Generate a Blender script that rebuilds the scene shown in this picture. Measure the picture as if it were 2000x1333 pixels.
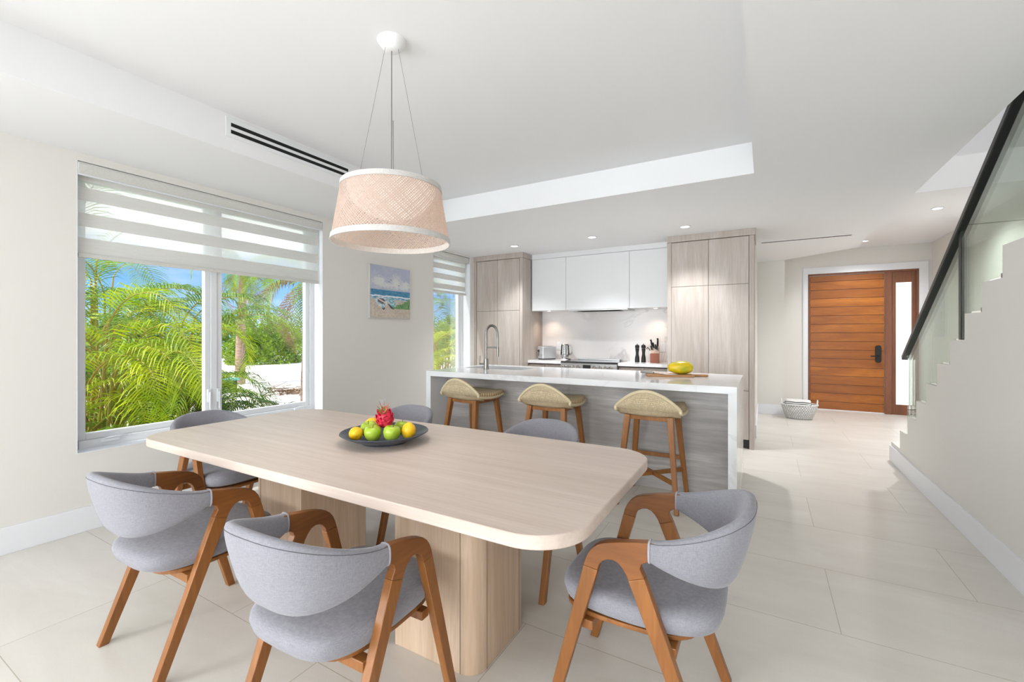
import bpy, bmesh, math, random
from mathutils import Vector, Matrix
random.seed(7)
for o in list(bpy.data.objects): bpy.data.objects.remove(o)
SC = bpy.context.scene
COL = SC.collection
PI = math.pi
def R(d): return math.radians(d)

# ------------------------------------------------------------------ camera
cd = bpy.data.cameras.new('camera'); cam = bpy.data.objects.new('camera', cd); COL.objects.link(cam)
cd.sensor_width = 36.0; cd.lens = 36.0*863.0/2000.0; cd.sensor_fit = 'HORIZONTAL'
cd.shift_y = -13.5/2000.0; cd.clip_start = 0.05; cd.clip_end = 300
cam.location = (0, 0, 1.28); cam.rotation_euler = (R(90), 0, R(29.74))
SC.camera = cam
# ------------------------------------------------------------------ view
vs = SC.view_settings
vs.view_transform = 'Standard'; vs.look = 'None'; vs.gamma = 1.0; vs.use_curve_mapping = False
vs.exposure = 0.29
# ------------------------------------------------------------------ world sky
wd = bpy.data.worlds.new('sky'); SC.world = wd; wd.use_nodes = True
nt = wd.node_tree; nt.nodes.clear()
wo = nt.nodes.new('ShaderNodeOutputWorld'); bg = nt.nodes.new('ShaderNodeBackground')
tc = nt.nodes.new('ShaderNodeTexCoord'); sx = nt.nodes.new('ShaderNodeSeparateXYZ')
rp = nt.nodes.new('ShaderNodeValToRGB')
nt.links.new(tc.outputs['Generated'], sx.inputs[0]); nt.links.new(sx.outputs['Z'], rp.inputs[0])
e = rp.color_ramp.elements
e[0].position = 0.0; e[0].color = (0.42, 0.70, 0.98, 1)
e[1].position = 0.45; e[1].color = (0.07, 0.25, 0.78, 1)
m = e.new(0.10); m.color = (0.22, 0.50, 0.95, 1)
nz = nt.nodes.new('ShaderNodeTexNoise'); nz.inputs['Scale'].default_value = 3.0; nz.inputs['Detail'].default_value = 6
mp = nt.nodes.new('ShaderNodeMapping'); mp.inputs['Scale'].default_value = (1, 1, 3.5)
nt.links.new(tc.outputs['Generated'], mp.inputs[0]); nt.links.new(mp.outputs[0], nz.inputs['Vector'])
cr = nt.nodes.new('ShaderNodeMapRange'); cr.inputs['From Min'].default_value = 0.56; cr.inputs['From Max'].default_value = 0.78
cr.inputs['To Max'].default_value = 0.8
nt.links.new(nz.outputs[0], cr.inputs['Value'])
mx = nt.nodes.new('ShaderNodeMix'); mx.data_type = 'RGBA'; mx.inputs[7].default_value = (0.95, 0.97, 1, 1)
nt.links.new(cr.outputs[0], mx.inputs[0]); nt.links.new(rp.outputs[0], mx.inputs[6])
cb = nt.nodes.new('ShaderNodeMath'); cb.operation = 'MULTIPLY_ADD'; nt.links.new(nz.outputs[0], cb.inputs[0]); cb.inputs[1].default_value = 0.10; nt.links.new(sx.outputs['Z'], cb.inputs[2])
bk = nt.nodes.new('ShaderNodeMapRange'); bk.inputs['From Min'].default_value = 0.185; bk.inputs['From Max'].default_value = 0.215
nt.links.new(cb.outputs[0], bk.inputs['Value'])          # bright cloud band added above the horizon blue to whiten the sheer blinds
bk2 = nt.nodes.new('ShaderNodeMapRange'); bk2.inputs['From Min'].default_value = 0.50; bk2.inputs['From Max'].default_value = 0.80
bk2.inputs['To Min'].default_value = 1.0; bk2.inputs['To Max'].default_value = 0.25; nt.links.new(cb.outputs[0], bk2.inputs['Value'])
bm2 = nt.nodes.new('ShaderNodeMath'); bm2.operation = 'MULTIPLY'; nt.links.new(bk.outputs[0], bm2.inputs[0]); nt.links.new(bk2.outputs[0], bm2.inputs[1])
mx2 = nt.nodes.new('ShaderNodeMix'); mx2.data_type = 'RGBA'; mx2.inputs[7].default_value = (1, 1, 1, 1)
nt.links.new(bm2.outputs[0], mx2.inputs[0]); nt.links.new(mx.outputs[2], mx2.inputs[6])
sg = nt.nodes.new('ShaderNodeMapRange'); sg.inputs['To Min'].default_value = 1.0; sg.inputs['To Max'].default_value = 2.1
nt.links.new(bm2.outputs[0], sg.inputs['Value']); nt.links.new(sg.outputs[0], bg.inputs['Strength'])
nt.links.new(mx2.outputs[2], bg.inputs['Color'])
nt.links.new(bg.outputs[0], wo.inputs[0])
# ------------------------------------------------------------------ sun and added fill lights
def look_rot(d): return Vector(d).to_track_quat('-Z', 'Y').to_euler()
sl = bpy.data.lights.new('sun', 'SUN'); sl.energy = 4.8; sl.angle = R(0.6); sl.color = (1, 0.96, 0.88)
so = bpy.data.objects.new('sun', sl); COL.objects.link(so); so.rotation_euler = look_rot((0.22, 0.50, -0.84)); so.location = (-6, -6, 12)
def area(name, loc, d, sx_, sy_, p, col=(1, 1, 1)):
    l = bpy.data.lights.new(name, 'AREA'); l.shape = 'RECTANGLE'; l.size = sx_; l.size_y = sy_; l.energy = p; l.color = col
    o = bpy.data.objects.new(name, l); COL.objects.link(o); o.location = loc; o.rotation_euler = look_rot(d); return o
area('fill_back', (-0.4, -7.12, 1.25), (0, 1, 0.0), 2.8, 2.2, 165, (0.90, 0.955, 1.0))  # added fill lamp behind the camera, standing in for unseen daylight
area('fill_floor_up', (-0.4, -4.9, 0.03), (0, 0.36, 1), 2.8, 3.8, 130, (0.88, 0.945, 1.0))  # added upward fill lamp near the floor to brighten the ceiling
area('fill_side', (-3.80, -3.0, 1.35), (1, 0.0, 0.0), 2.6, 1.5, 170, (0.90, 0.955, 1.0))  # added fill lamp on the solid left wall, lights the stair wall
area('fill_stairwell', (1.66, 3.6, 5.2), (0, 0.0, -1), 1.0, 2.6, 30, (1, 1, 1))  # added overhead fill lamp under the closed stairwell roof

# ------------------------------------------------------------------ node helpers
def newmat(name):
    m = bpy.data.materials.new(name); m.use_nodes = True
    n = m.node_tree; b = n.nodes['Principled BSDF']; return m, n, b
def lin(c):
    return tuple(((x/255.0)/12.92 if x/255.0 <= 0.04045 else ((x/255.0+0.055)/1.055)**2.4) for x in c) + (1,)
def plain(name, c, rough=0.5, metal=0.0, spec=0.5, bump=0.0, bscale=80, coat=0.0):
    m, n, b = newmat(name)
    b.inputs['Base Color'].default_value = lin(c); b.inputs['Roughness'].default_value = rough
    b.inputs['Metallic'].default_value = metal; b.inputs['Specular IOR Level'].default_value = spec
    b.inputs['Coat Weight'].default_value = coat
    if bump:
        t = n.nodes.new('ShaderNodeTexCoord'); z = n.nodes.new('ShaderNodeTexNoise'); z.inputs['Scale'].default_value = bscale
        z.inputs['Detail'].default_value = 4
        bp = n.nodes.new('ShaderNodeBump'); bp.inputs['Strength'].default_value = bump; bp.inputs['Distance'].default_value = 0.002
        n.links.new(t.outputs['Object'], z.inputs['Vector']); n.links.new(z.outputs[0], bp.inputs['Height']); n.links.new(bp.outputs[0], b.inputs['Normal'])
    return m
def mixcol(n, fac, a, b_):
    x = n.nodes.new('ShaderNodeMix'); x.data_type = 'RGBA'
    for sock, v in ((x.inputs[0], fac), (x.inputs[6], a), (x.inputs[7], b_)):
        if isinstance(v, (int, float)): sock.default_value = v
        elif isinstance(v, tuple): sock.default_value = v
        else: n.links.new(v, sock)
    return x.outputs[2]
def noise(n, vec, scale, detail=4, rough=0.5, dist=0.0):
    z = n.nodes.new('ShaderNodeTexNoise'); z.inputs['Scale'].default_value = scale; z.inputs['Detail'].default_value = detail
    z.inputs['Roughness'].default_value = rough; z.inputs['Distortion'].default_value = dist
    if vec is not None: n.links.new(vec, z.inputs['Vector'])
    return z.outputs[0]
def mapping(n, vec, scale=(1, 1, 1), loc=(0, 0, 0), rot=(0, 0, 0)):
    p = n.nodes.new('ShaderNodeMapping'); p.inputs['Scale'].default_value = scale; p.inputs['Location'].default_value = loc
    p.inputs['Rotation'].default_value = rot; n.links.new(vec, p.inputs[0]); return p.outputs[0]
def mrange(n, v, a, b, c=0.0, d=1.0):
    r = n.nodes.new('ShaderNodeMapRange'); r.inputs['From Min'].default_value = a; r.inputs['From Max'].default_value = b
    r.inputs['To Min'].default_value = c; r.inputs['To Max'].default_value = d; n.links.new(v, r.inputs['Value']); return r.outputs[0]
def math_(n, op, a, b=None):
    x = n.nodes.new('ShaderNodeMath'); x.operation = op
    for s, v in ((x.inputs[0], a), (x.inputs[1], b)):
        if v is None: continue
        if isinstance(v, (int, float)): s.default_value = v
        else: n.links.new(v, s)
    return x.outputs[0]
def wood(name, base, dark, light, axis, fine=60.0, coarse=7.0, rough=0.45, stretch=14.0, amt=0.8, plank=None, bump=0.15):
    """grain running along axis (0,1,2); plank=(axis, width) gives each plank its own tone"""
    m, n, b = newmat(name)
    t = n.nodes.new('ShaderNodeTexCoord').outputs['Object']
    sc = [1.0, 1.0, 1.0]; sc[axis] = 1.0/stretch
    v = mapping(n, t, tuple(sc))
    f1 = noise(n, v, fine, 3, 0.6, 0.2)
    f2 = noise(n, v, coarse, 5, 0.6, 0.9)
    c = mixcol(n, mrange(n, f2, 0.32, 0.68), lin(dark), lin(light))
    c = mixcol(n, 1-amt*0.55, c, lin(base)) if amt < 1.8 else c
    c = mixcol(n, mrange(n, f1, 0.35, 0.62, 0.32*amt, 0.0), c, lin(dark))
    if plank:
        s = n.nodes.new('ShaderNodeSeparateXYZ'); n.links.new(t, s.inputs[0])
        k = math_(n, 'FLOOR', math_(n, 'DIVIDE', s.outputs[plank[0]], plank[1]))
        w = n.nodes.new('ShaderNodeTexWhiteNoise'); w.noise_dimensions = '1D'; n.links.new(k, w.inputs['W'])
        c = mixcol(n, mrange(n, w.outputs[0], 0, 1, 0.0, plank[2]), c, lin(plank[3]))
    n.links.new(c, b.inputs['Base Color']); b.inputs['Roughness'].default_value = rough
    bp = n.nodes.new('ShaderNodeBump'); bp.inputs['Strength'].default_value = bump; bp.inputs['Distance'].default_value = 0.001
    n.links.new(f1, bp.inputs['Height']); n.links.new(bp.outputs[0], b.inputs['Normal'])
    return m

M = {}
M['wall'] = plain('wall_paint', (229, 226, 220), 0.75, bump=0.08, bscale=220)
M['ceiling'] = plain('ceiling_paint', (240, 240, 241), 0.8, bump=0.04, bscale=160)
M['trim'] = plain('trim_white', (236, 237, 240), 0.4)
M['white_gloss'] = plain('white_lacquer', (236, 237, 238), 0.3)
M['vinyl'] = plain('white_vinyl', (232, 234, 237), 0.35)
M['black'] = plain('matt_black', (22, 22, 22), 0.4)
M['dark'] = plain('dark_gap', (12, 12, 12), 0.8)
M['rail'] = plain('black_rail', (26, 25, 24), 0.3, 0.2)
M['steel'] = plain('brushed_steel', (190, 190, 190), 0.28, 1.0)
M['nickel'] = plain('brushed_nickel', (150, 147, 142), 0.3, 1.0)
M['silver'] = plain('silver_paint', (196, 197, 200), 0.35, 0.3)
M['chrome'] = plain('chrome', (215, 215, 215), 0.12, 1.0)
M['chairwood'] = wood('walnut_beech', (154, 99, 44), (104, 60, 28), (168, 108, 56), 2, 70, 9, 0.38, 10, 1.0)
M['chairwoodY'] = wood('walnut_beech_arm', (146, 91, 40), (100, 56, 26), (160, 100, 50), 1, 70, 9, 0.36, 10, 1.0)
M['stoolwood'] = wood('teak_leg', (166, 108, 54), (126, 74, 32), (182, 124, 66), 2, 70, 9, 0.42, 10, 1.0)
M['tabletop'] = wood('limed_oak_top', (213, 196, 184), (184, 162, 147), (224, 209, 198), 0, 95, 9, 0.42, 22, 0.75)
M['tableleg'] = wood('limed_oak_leg', (206, 180, 155), (168, 138, 110), (218, 195, 172), 2, 110, 12, 0.5, 18, 0.9)
M['cabwood'] = wood('grey_oak_veneer', (198, 187, 178), (158, 142, 130), (208, 201, 195), 2, 60, 7, 0.45, 16, 1.0)
M['cabwoodH'] = wood('grey_oak_panel', (212, 206, 201), (146, 139, 135), (230, 226, 222), 0, 50, 6, 0.5, 12, 1.3, plank=(2, 0.15, 0.35, (170, 166, 165)))
M['doorwood'] = wood('teak_planks', (184, 106, 30), (120, 60, 14), (206, 128, 42), 0, 60, 6, 0.4, 9, 1.1, plank=(2, 0.1445, 0.55, (140, 80, 34)))
M['framewood'] = wood('mahogany_frame', (134, 84, 58), (100, 58, 38), (150, 98, 70), 2, 60, 6, 0.42, 10, 1.0)
M['boardwood'] = wood('acacia_board', (196, 142, 92), (150, 98, 58), (214, 164, 112), 0, 50, 7, 0.5, 10, 1.0)
M['blockwood'] = plain('block_red_wood', (142, 78, 52), 0.45)
M['blockwood2'] = wood('block_ash', (205, 180, 160), (180, 150, 130), (220, 200, 180), 2, 60, 8, 0.5, 8, 0.8)

def m_fabric(name, c, c2, s=1050):
    m, n, b = newmat(name); t = n.nodes.new('ShaderNodeTexCoord').outputs['Object']
    a = noise(n, mapping(n, t, (1, 1, 0.12)), s*0.55, 2, 0.6); d = noise(n, mapping(n, t, (0.12, 0.12, 1)), s*0.55, 2, 0.6)
    g = noise(n, t, 6, 3, 0.5)
    f = math_(n, 'ADD', math_(n, 'MULTIPLY', a, 0.5), math_(n, 'MULTIPLY', d, 0.5))
    c_ = mixcol(n, mrange(n, f, 0.38, 0.62), lin(c2), lin(c)); c_ = mixcol(n, mrange(n, g, 0.3, 0.7, 0.0, 0.12), c_, lin(c2))
    n.links.new(c_, b.inputs['Base Color']); b.inputs['Roughness'].default_value = 0.95; b.inputs['Specular IOR Level'].default_value = 0.1
    b.inputs['Sheen Weight'].default_value = 0.25
    bp = n.nodes.new('ShaderNodeBump'); bp.inputs['Strength'].default_value = 0.35; bp.inputs['Distance'].default_value = 0.001
    n.links.new(f, bp.inputs['Height']); n.links.new(bp.outputs[0], b.inputs['Normal'])
    return m
M['fabric'] = m_fabric('grey_linen', (152, 150, 157), (132, 130, 137))
M['piping'] = plain('grey_piping', (164, 162, 168), 0.95)
M['stitch'] = plain('dark_stitch', (96, 94, 98), 0.9)
M['towel'] = plain('towel_white', (235, 234, 232), 0.95, bump=0.4, bscale=400)
M['towelstripe'] = plain('towel_charcoal', (62, 64, 68), 0.95)

def m_floor():
    m, n, b = newmat('floor_tile'); t = n.nodes.new('ShaderNodeTexCoord').outputs['Object']
    v = mapping(n, t, (1, 1, 1), (12.0-0.285, 12.1-1.12+0.605, 0))
    br = n.nodes.new('ShaderNodeTexBrick'); br.offset = 0.5; br.squash = 1.0
    br.inputs['Scale'].default_value = 1.0; br.inputs['Brick Width'].default_value = 1.2; br.inputs['Row Height'].default_value = 0.605
    br.inputs['Mortar Size'].default_value = 0.0016; br.inputs['Mortar Smooth'].default_value = 0.1; br.inputs['Bias'].default_value = 0
    br.inputs['Color1'].default_value = (0, 0, 0, 1); br.inputs['Color2'].default_value = (1, 1, 1, 1); br.inputs['Mortar'].default_value = (0.5, 0.5, 0.5, 1)
    n.links.new(v, br.inputs['Vector'])
    a = noise(n, mapping(n, t, (0.5, 1.6, 1)), 2.6, 6, 0.6, 0.6); g = noise(n, t, 320, 3, 0.7)
    c = mixcol(n, mrange(n, a, 0.3, 0.7), lin((214, 208, 200)), lin((227, 223, 216)))
    c = mixcol(n, mrange(n, br.outputs['Color'], 0, 1, 0.0, 0.22), c, lin((208, 202, 193)))
    c = mixcol(n, mrange(n, g, 0.36, 0.44, 0.35, 0.0), c, lin((190, 180, 166)))
    c = mixcol(n, br.outputs['Fac'], c, lin((178, 168, 152)))
    n.links.new(c, b.inputs['Base Color'])
    b.inputs['Roughness'].default_value = 0.36
    b.inputs['Specular IOR Level'].default_value = 0.45
    bp = n.nodes.new('ShaderNodeBump'); bp.inputs['Strength'].default_value = 0.4; bp.inputs['Distance'].default_value = 0.001; bp.invert = True
    n.links.new(br.outputs['Fac'], bp.inputs['Height']); n.links.new(bp.outputs[0], b.inputs['Normal'])
    return m
M['floor'] = m_floor()
def m_marble(name, base, vein, rough=0.12, sc=1.1):
    m, n, b = newmat(name); t = n.nodes.new('ShaderNodeTexCoord').outputs['Object']
    v = mapping(n, t, (1, 1, 1.0), (3.1, 0.4, 0.2), (0.3, R(35), 0.4))
    z = noise(n, v, sc, 6, 0.55, 1.3); d = math_(n, 'ABSOLUTE', math_(n, 'SUBTRACT', z, 0.5))
    w = noise(n, v, sc*0.8, 3, 0.5); 
    f = math_(n, 'MULTIPLY', mrange(n, d, 0.0, 0.022, 1.0, 0.0), mrange(n, w, 0.42, 0.62))
    f2 = mrange(n, noise(n, v, sc*1.6, 5, 0.6, 0.8), 0.5, 0.8, 0.0, 0.15)
    c = mixcol(n, f2, lin(base), lin(vein)); c = mixcol(n, math_(n, 'MULTIPLY', f, 0.75), c, lin(vein))
    n.links.new(c, b.inputs['Base Color']); b.inputs['Roughness'].default_value = rough
    return m
M['marble'] = m_marble('white_quartz', (240, 240, 241), (214, 212, 211), 0.1)
M['splash'] = m_marble('marble_backsplash', (236, 231, 229), (198, 192, 190), 0.22, 0.9)
def m_glass(name, tint, refl=0.06):
    m = bpy.data.materials.new(name); m.use_nodes = True; n = m.node_tree; n.nodes.clear()
    o = n.nodes.new('ShaderNodeOutputMaterial'); tr = n.nodes.new('ShaderNodeBsdfTransparent'); gl = n.nodes.new('ShaderNodeBsdfGlossy')
    tr.inputs[0].default_value = tint; gl.inputs['Roughness'].default_value = 0.0; gl.inputs[0].default_value = (1, 1, 1, 1)
    fr = n.nodes.new('ShaderNodeFresnel'); fr.inputs[0].default_value = 1.45
    k = math_(n, 'MULTIPLY', fr.outputs[0], refl/0.04)
    mxs = n.nodes.new('ShaderNodeMixShader'); n.links.new(k, mxs.inputs[0]); n.links.new(tr.outputs[0], mxs.inputs[1]); n.links.new(gl.outputs[0], mxs.inputs[2])
    n.links.new(mxs.outputs[0], o.inputs[0]); return m
M['glass'] = m_glass('window_glass', (0.97, 0.985, 0.98, 1), 0.02)
M['railglass'] = m_glass('rail_glass', (0.86, 0.92, 0.87, 1), 0.03)
M['glassedge'] = plain('glass_edge_green', (20, 60, 48), 0.2)
M['clearglass'] = m_glass('clear_glass', (0.9, 0.92, 0.92, 1), 0.05)
def m_emit(name, c, s):
    m = bpy.data.materials.new(name); m.use_nodes = True; n = m.node_tree; n.nodes.clear()
    o = n.nodes.new('ShaderNodeOutputMaterial'); e_ = n.nodes.new('ShaderNodeEmission'); e_.inputs[0].default_value = c; e_.inputs[1].default_value = s
    n.links.new(e_.outputs[0], o.inputs[0]); return m
M['lamp'] = m_emit('downlight_glow', (1, 0.98, 0.95, 1), 5.0)
M['bowlglow'] = m_emit('diffuser_glow', (1.0, 0.88, 0.79, 1), 0.95)
def m_transl(name, c, tr_w, see=0.0, stripes=None):
    m = bpy.data.materials.new(name); m.use_nodes = True; n = m.node_tree; n.nodes.clear()
    o = n.nodes.new('ShaderNodeOutputMaterial'); d = n.nodes.new('ShaderNodeBsdfDiffuse'); t = n.nodes.new('ShaderNodeBsdfTranslucent'); tp = n.nodes.new('ShaderNodeBsdfTransparent')
    tcx = n.nodes.new('ShaderNodeTexCoord').outputs['Object']
    z = noise(n, mapping(n, tcx, (1, 0.04, 1)), 260, 2, 0.6)
    cc = mixcol(n, mrange(n, z, 0.3, 0.7, 0.0, 0.22), lin(c), lin(tuple(int(x*0.86) for x in c)))
    n.links.new(cc, d.inputs[0]); n.links.new(cc, t.inputs[0])
    a = n.nodes.new('ShaderNodeMixShader'); a.inputs[0].default_value = tr_w; n.links.new(d.outputs[0], a.inputs[1]); n.links.new(t.outputs[0], a.inputs[2])
    b_ = n.nodes.new('ShaderNodeMixShader'); b_.inputs[0].default_value = see; n.links.new(a.outputs[0], b_.inputs[1]); n.links.new(tp.outputs[0], b_.inputs[2])
    n.links.new(b_.outputs[0], o.inputs[0]); return m
M['blind_solid'] = m_transl('blind_band_solid', (240, 239, 236), 0.26)
M['blind_sheer'] = m_transl('blind_band_sheer', (253, 253, 253), 0.9, 0.45)
def m_weave():
    m = bpy.data.materials.new('woven_abaca'); m.use_nodes = True; n = m.node_tree; n.nodes.clear()
    o = n.nodes.new('ShaderNodeOutputMaterial'); uv = n.nodes.new('ShaderNodeUVMap'); uv.uv_map = 'UVMap'
    s = n.nodes.new('ShaderNodeSeparateXYZ'); n.links.new(uv.outputs[0], s.inputs[0])
    u, v = s.outputs[0], s.outputs[1]
    masks = []
    for sg, fq in ((1, 105.0), (-1, 105.0)):
        a = math_(n, 'ADD', math_(n, 'MULTIPLY', u, fq*0.72), math_(n, 'MULTIPLY', v, fq*sg*0.72))
        fr = math_(n, 'FRACT', a); fl = math_(n, 'FLOOR', a)
        w = n.nodes.new('ShaderNodeTexWhiteNoise'); w.noise_dimensions = '1D'; n.links.new(fl, w.inputs['W'])
        wid = mrange(n, w.outputs[0], 0, 1, 0.40, 0.84)
        masks.append(math_(n, 'LESS_THAN', fr, wid))
    mk = math_(n, 'MAXIMUM', masks[0], masks[1])
    d = n.nodes.new('ShaderNodeBsdfDiffuse'); t = n.nodes.new('ShaderNodeBsdfTranslucent'); tp = n.nodes.new('ShaderNodeBsdfTransparent')
    d.inputs[0].default_value = lin((204, 186, 175)); t.inputs[0].default_value = lin((226, 200, 184))
    a = n.nodes.new('ShaderNodeMixShader'); a.inputs[0].default_value = 0.42; n.links.new(d.outputs[0], a.inputs[1]); n.links.new(t.outputs[0], a.inputs[2])
    b_ = n.nodes.new('ShaderNodeMixShader'); n.links.new(mk, b_.inputs[0]); n.links.new(tp.outputs[0], b_.inputs[1]); n.links.new(a.outputs[0], b_.inputs[2])
    n.links.new(b_.outputs[0], o.inputs[0]); return m
M['weave'] = m_weave()
M['shadeband'] = m_fabric('linen_band', (214, 210, 206), (190, 186, 182), 900)
def m_rattan(name, c, c2, su=46, sv=34, white=False):
    m, n, b = newmat(name); uv = n.nodes.new('ShaderNodeUVMap'); uv.uv_map = 'UVMap'
    br = n.nodes.new('ShaderNodeTexBrick'); br.offset = 0.5
    br.inputs['Scale'].default_value = 1.0; br.inputs['Brick Width'].default_value = 1.0/su; br.inputs['Row Height'].default_value = 1.0/sv
    br.inputs['Mortar Size'].default_value = 0.07/sv; br.inputs['Mortar Smooth'].default_value = 0.8
    br.inputs['Color1'].default_value = lin(c); br.inputs['Color2'].default_value = lin(tuple(int(x*0.9) for x in c)); br.inputs['Mortar'].default_value = lin(c2)
    n.links.new(uv.outputs[0], br.inputs['Vector'])
    n.links.new(br.outputs['Color'], b.inputs['Base Color']); b.inputs['Roughness'].default_value = 0.6
    bp = n.nodes.new('ShaderNodeBump'); bp.inputs['Strength'].default_value = 0.9; bp.inputs['Distance'].default_value = 0.004; bp.invert = True
    n.links.new(br.outputs['Fac'], bp.inputs['Height']); n.links.new(bp.outputs[0], b.inputs['Normal']); return m
M['rattan'] = m_rattan('natural_wicker', (247, 226, 188), (188, 152, 102), 48, 34)
M['basketw'] = m_rattan('white_wicker', (232, 230, 228), (150, 148, 146), 40, 12)
M['rattan_rim'] = plain('wicker_rim', (226, 208, 172), 0.6, bump=0.8, bscale=300)
M['apple'] = None
def m_fruit(name, a, b2, sc=9, rough=0.28, spots=None, stretch=(1, 1, 1)):
    m, n, b = newmat(name); t = n.nodes.new('ShaderNodeTexCoord').outputs['Object']
    c = mixcol(n, mrange(n, noise(n, mapping(n, t, stretch), sc, 4, 0.6, 0.4), 0.4, 0.62), lin(a), lin(b2))
    if spots:
        v = n.nodes.new('ShaderNodeTexVoronoi'); v.inputs['Scale'].default_value = 120; n.links.new(t, v.inputs['Vector'])
        c = mixcol(n, mrange(n, v.outputs['Distance'], 0.10, 0.2, 0.6, 0.0), c, lin(spots))
    n.links.new(c, b.inputs['Base Color']); b.inputs['Roughness'].default_value = rough; return m
M['apple'] = m_fruit('green_apple_skin', (154, 186, 40), (182, 204, 72), 12, 0.25, (205, 220, 130))
M['lemon'] = m_fruit('lemon_skin', (246, 186, 18), (252, 204, 40), 14, 0.32)
M['dragon'] = m_fruit('dragon_fruit_skin', (206, 24, 62), (226, 60, 84), 16, 0.35)
M['dragontip'] = m_fruit('dragon_fruit_tip', (120, 150, 72), (210, 90, 80), 40, 0.5)
M['papaya'] = m_fruit('papaya_skin', (244, 206, 20), (176, 178, 40), 14, 0.35, None, (0.35, 1.2, 1.2))
M['bowl'] = plain('slate_glaze', (62, 70, 82), 0.22, bump=0.15, bscale=150)
M['stem'] = plain('stem_brown', (92, 74, 40), 0.7)
def m_leaf(name, a, b2, tr=0.35):
    m = bpy.data.materials.new(name); m.use_nodes = True; n = m.node_tree; n.nodes.clear()
    o = n.nodes.new('ShaderNodeOutputMaterial'); d = n.nodes.new('ShaderNodeBsdfPrincipled'); t = n.nodes.new('ShaderNodeBsdfTranslucent')
    tcx = n.nodes.new('ShaderNodeTexCoord').outputs['Object']
    cc = mixcol(n, mrange(n, noise(n, tcx, 2.2, 4, 0.6), 0.35, 0.65), lin(a), lin(b2))
    n.links.new(cc, d.inputs['Base Color']); n.links.new(cc, t.inputs[0]); d.inputs['Roughness'].default_value = 0.45
    a_ = n.nodes.new('ShaderNodeMixShader'); a_.inputs[0].default_value = tr; n.links.new(d.outputs[0], a_.inputs[1]); n.links.new(t.outputs[0], a_.inputs[2])
    n.links.new(a_.outputs[0], o.inputs[0]); return m
M['leaf'] = m_leaf('palm_leaf', (66, 108, 6), (154, 184, 18), .34)
M['leaf2'] = m_leaf('palm_leaf_lime', (112, 152, 6), (208, 216, 22), .36)
M['leafd'] = m_leaf('leaf_deep_green', (40, 76, 18), (92, 126, 32), .25)
M['leafdry'] = m_leaf('dry_frond', (112, 80, 58), (158, 124, 88))
M['cane'] = m_fruit('palm_cane', (176, 140, 40), (140, 140, 50), 6, 0.5)
M['trunk'] = m_fruit('palm_trunk_bark', (178, 150, 132), (136, 108, 92), 8, 0.9, None, (1, 1, 6))
M['sand'] = plain('white_sand', (226, 218, 206), 0.95, bump=0.6, bscale=12)
M['teal'] = plain('teal_cover', (96, 188, 192), 0.6)
M['rock'] = plain('dark_stone', (50, 50, 50), 0.8, bump=0.6, bscale=10)

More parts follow.
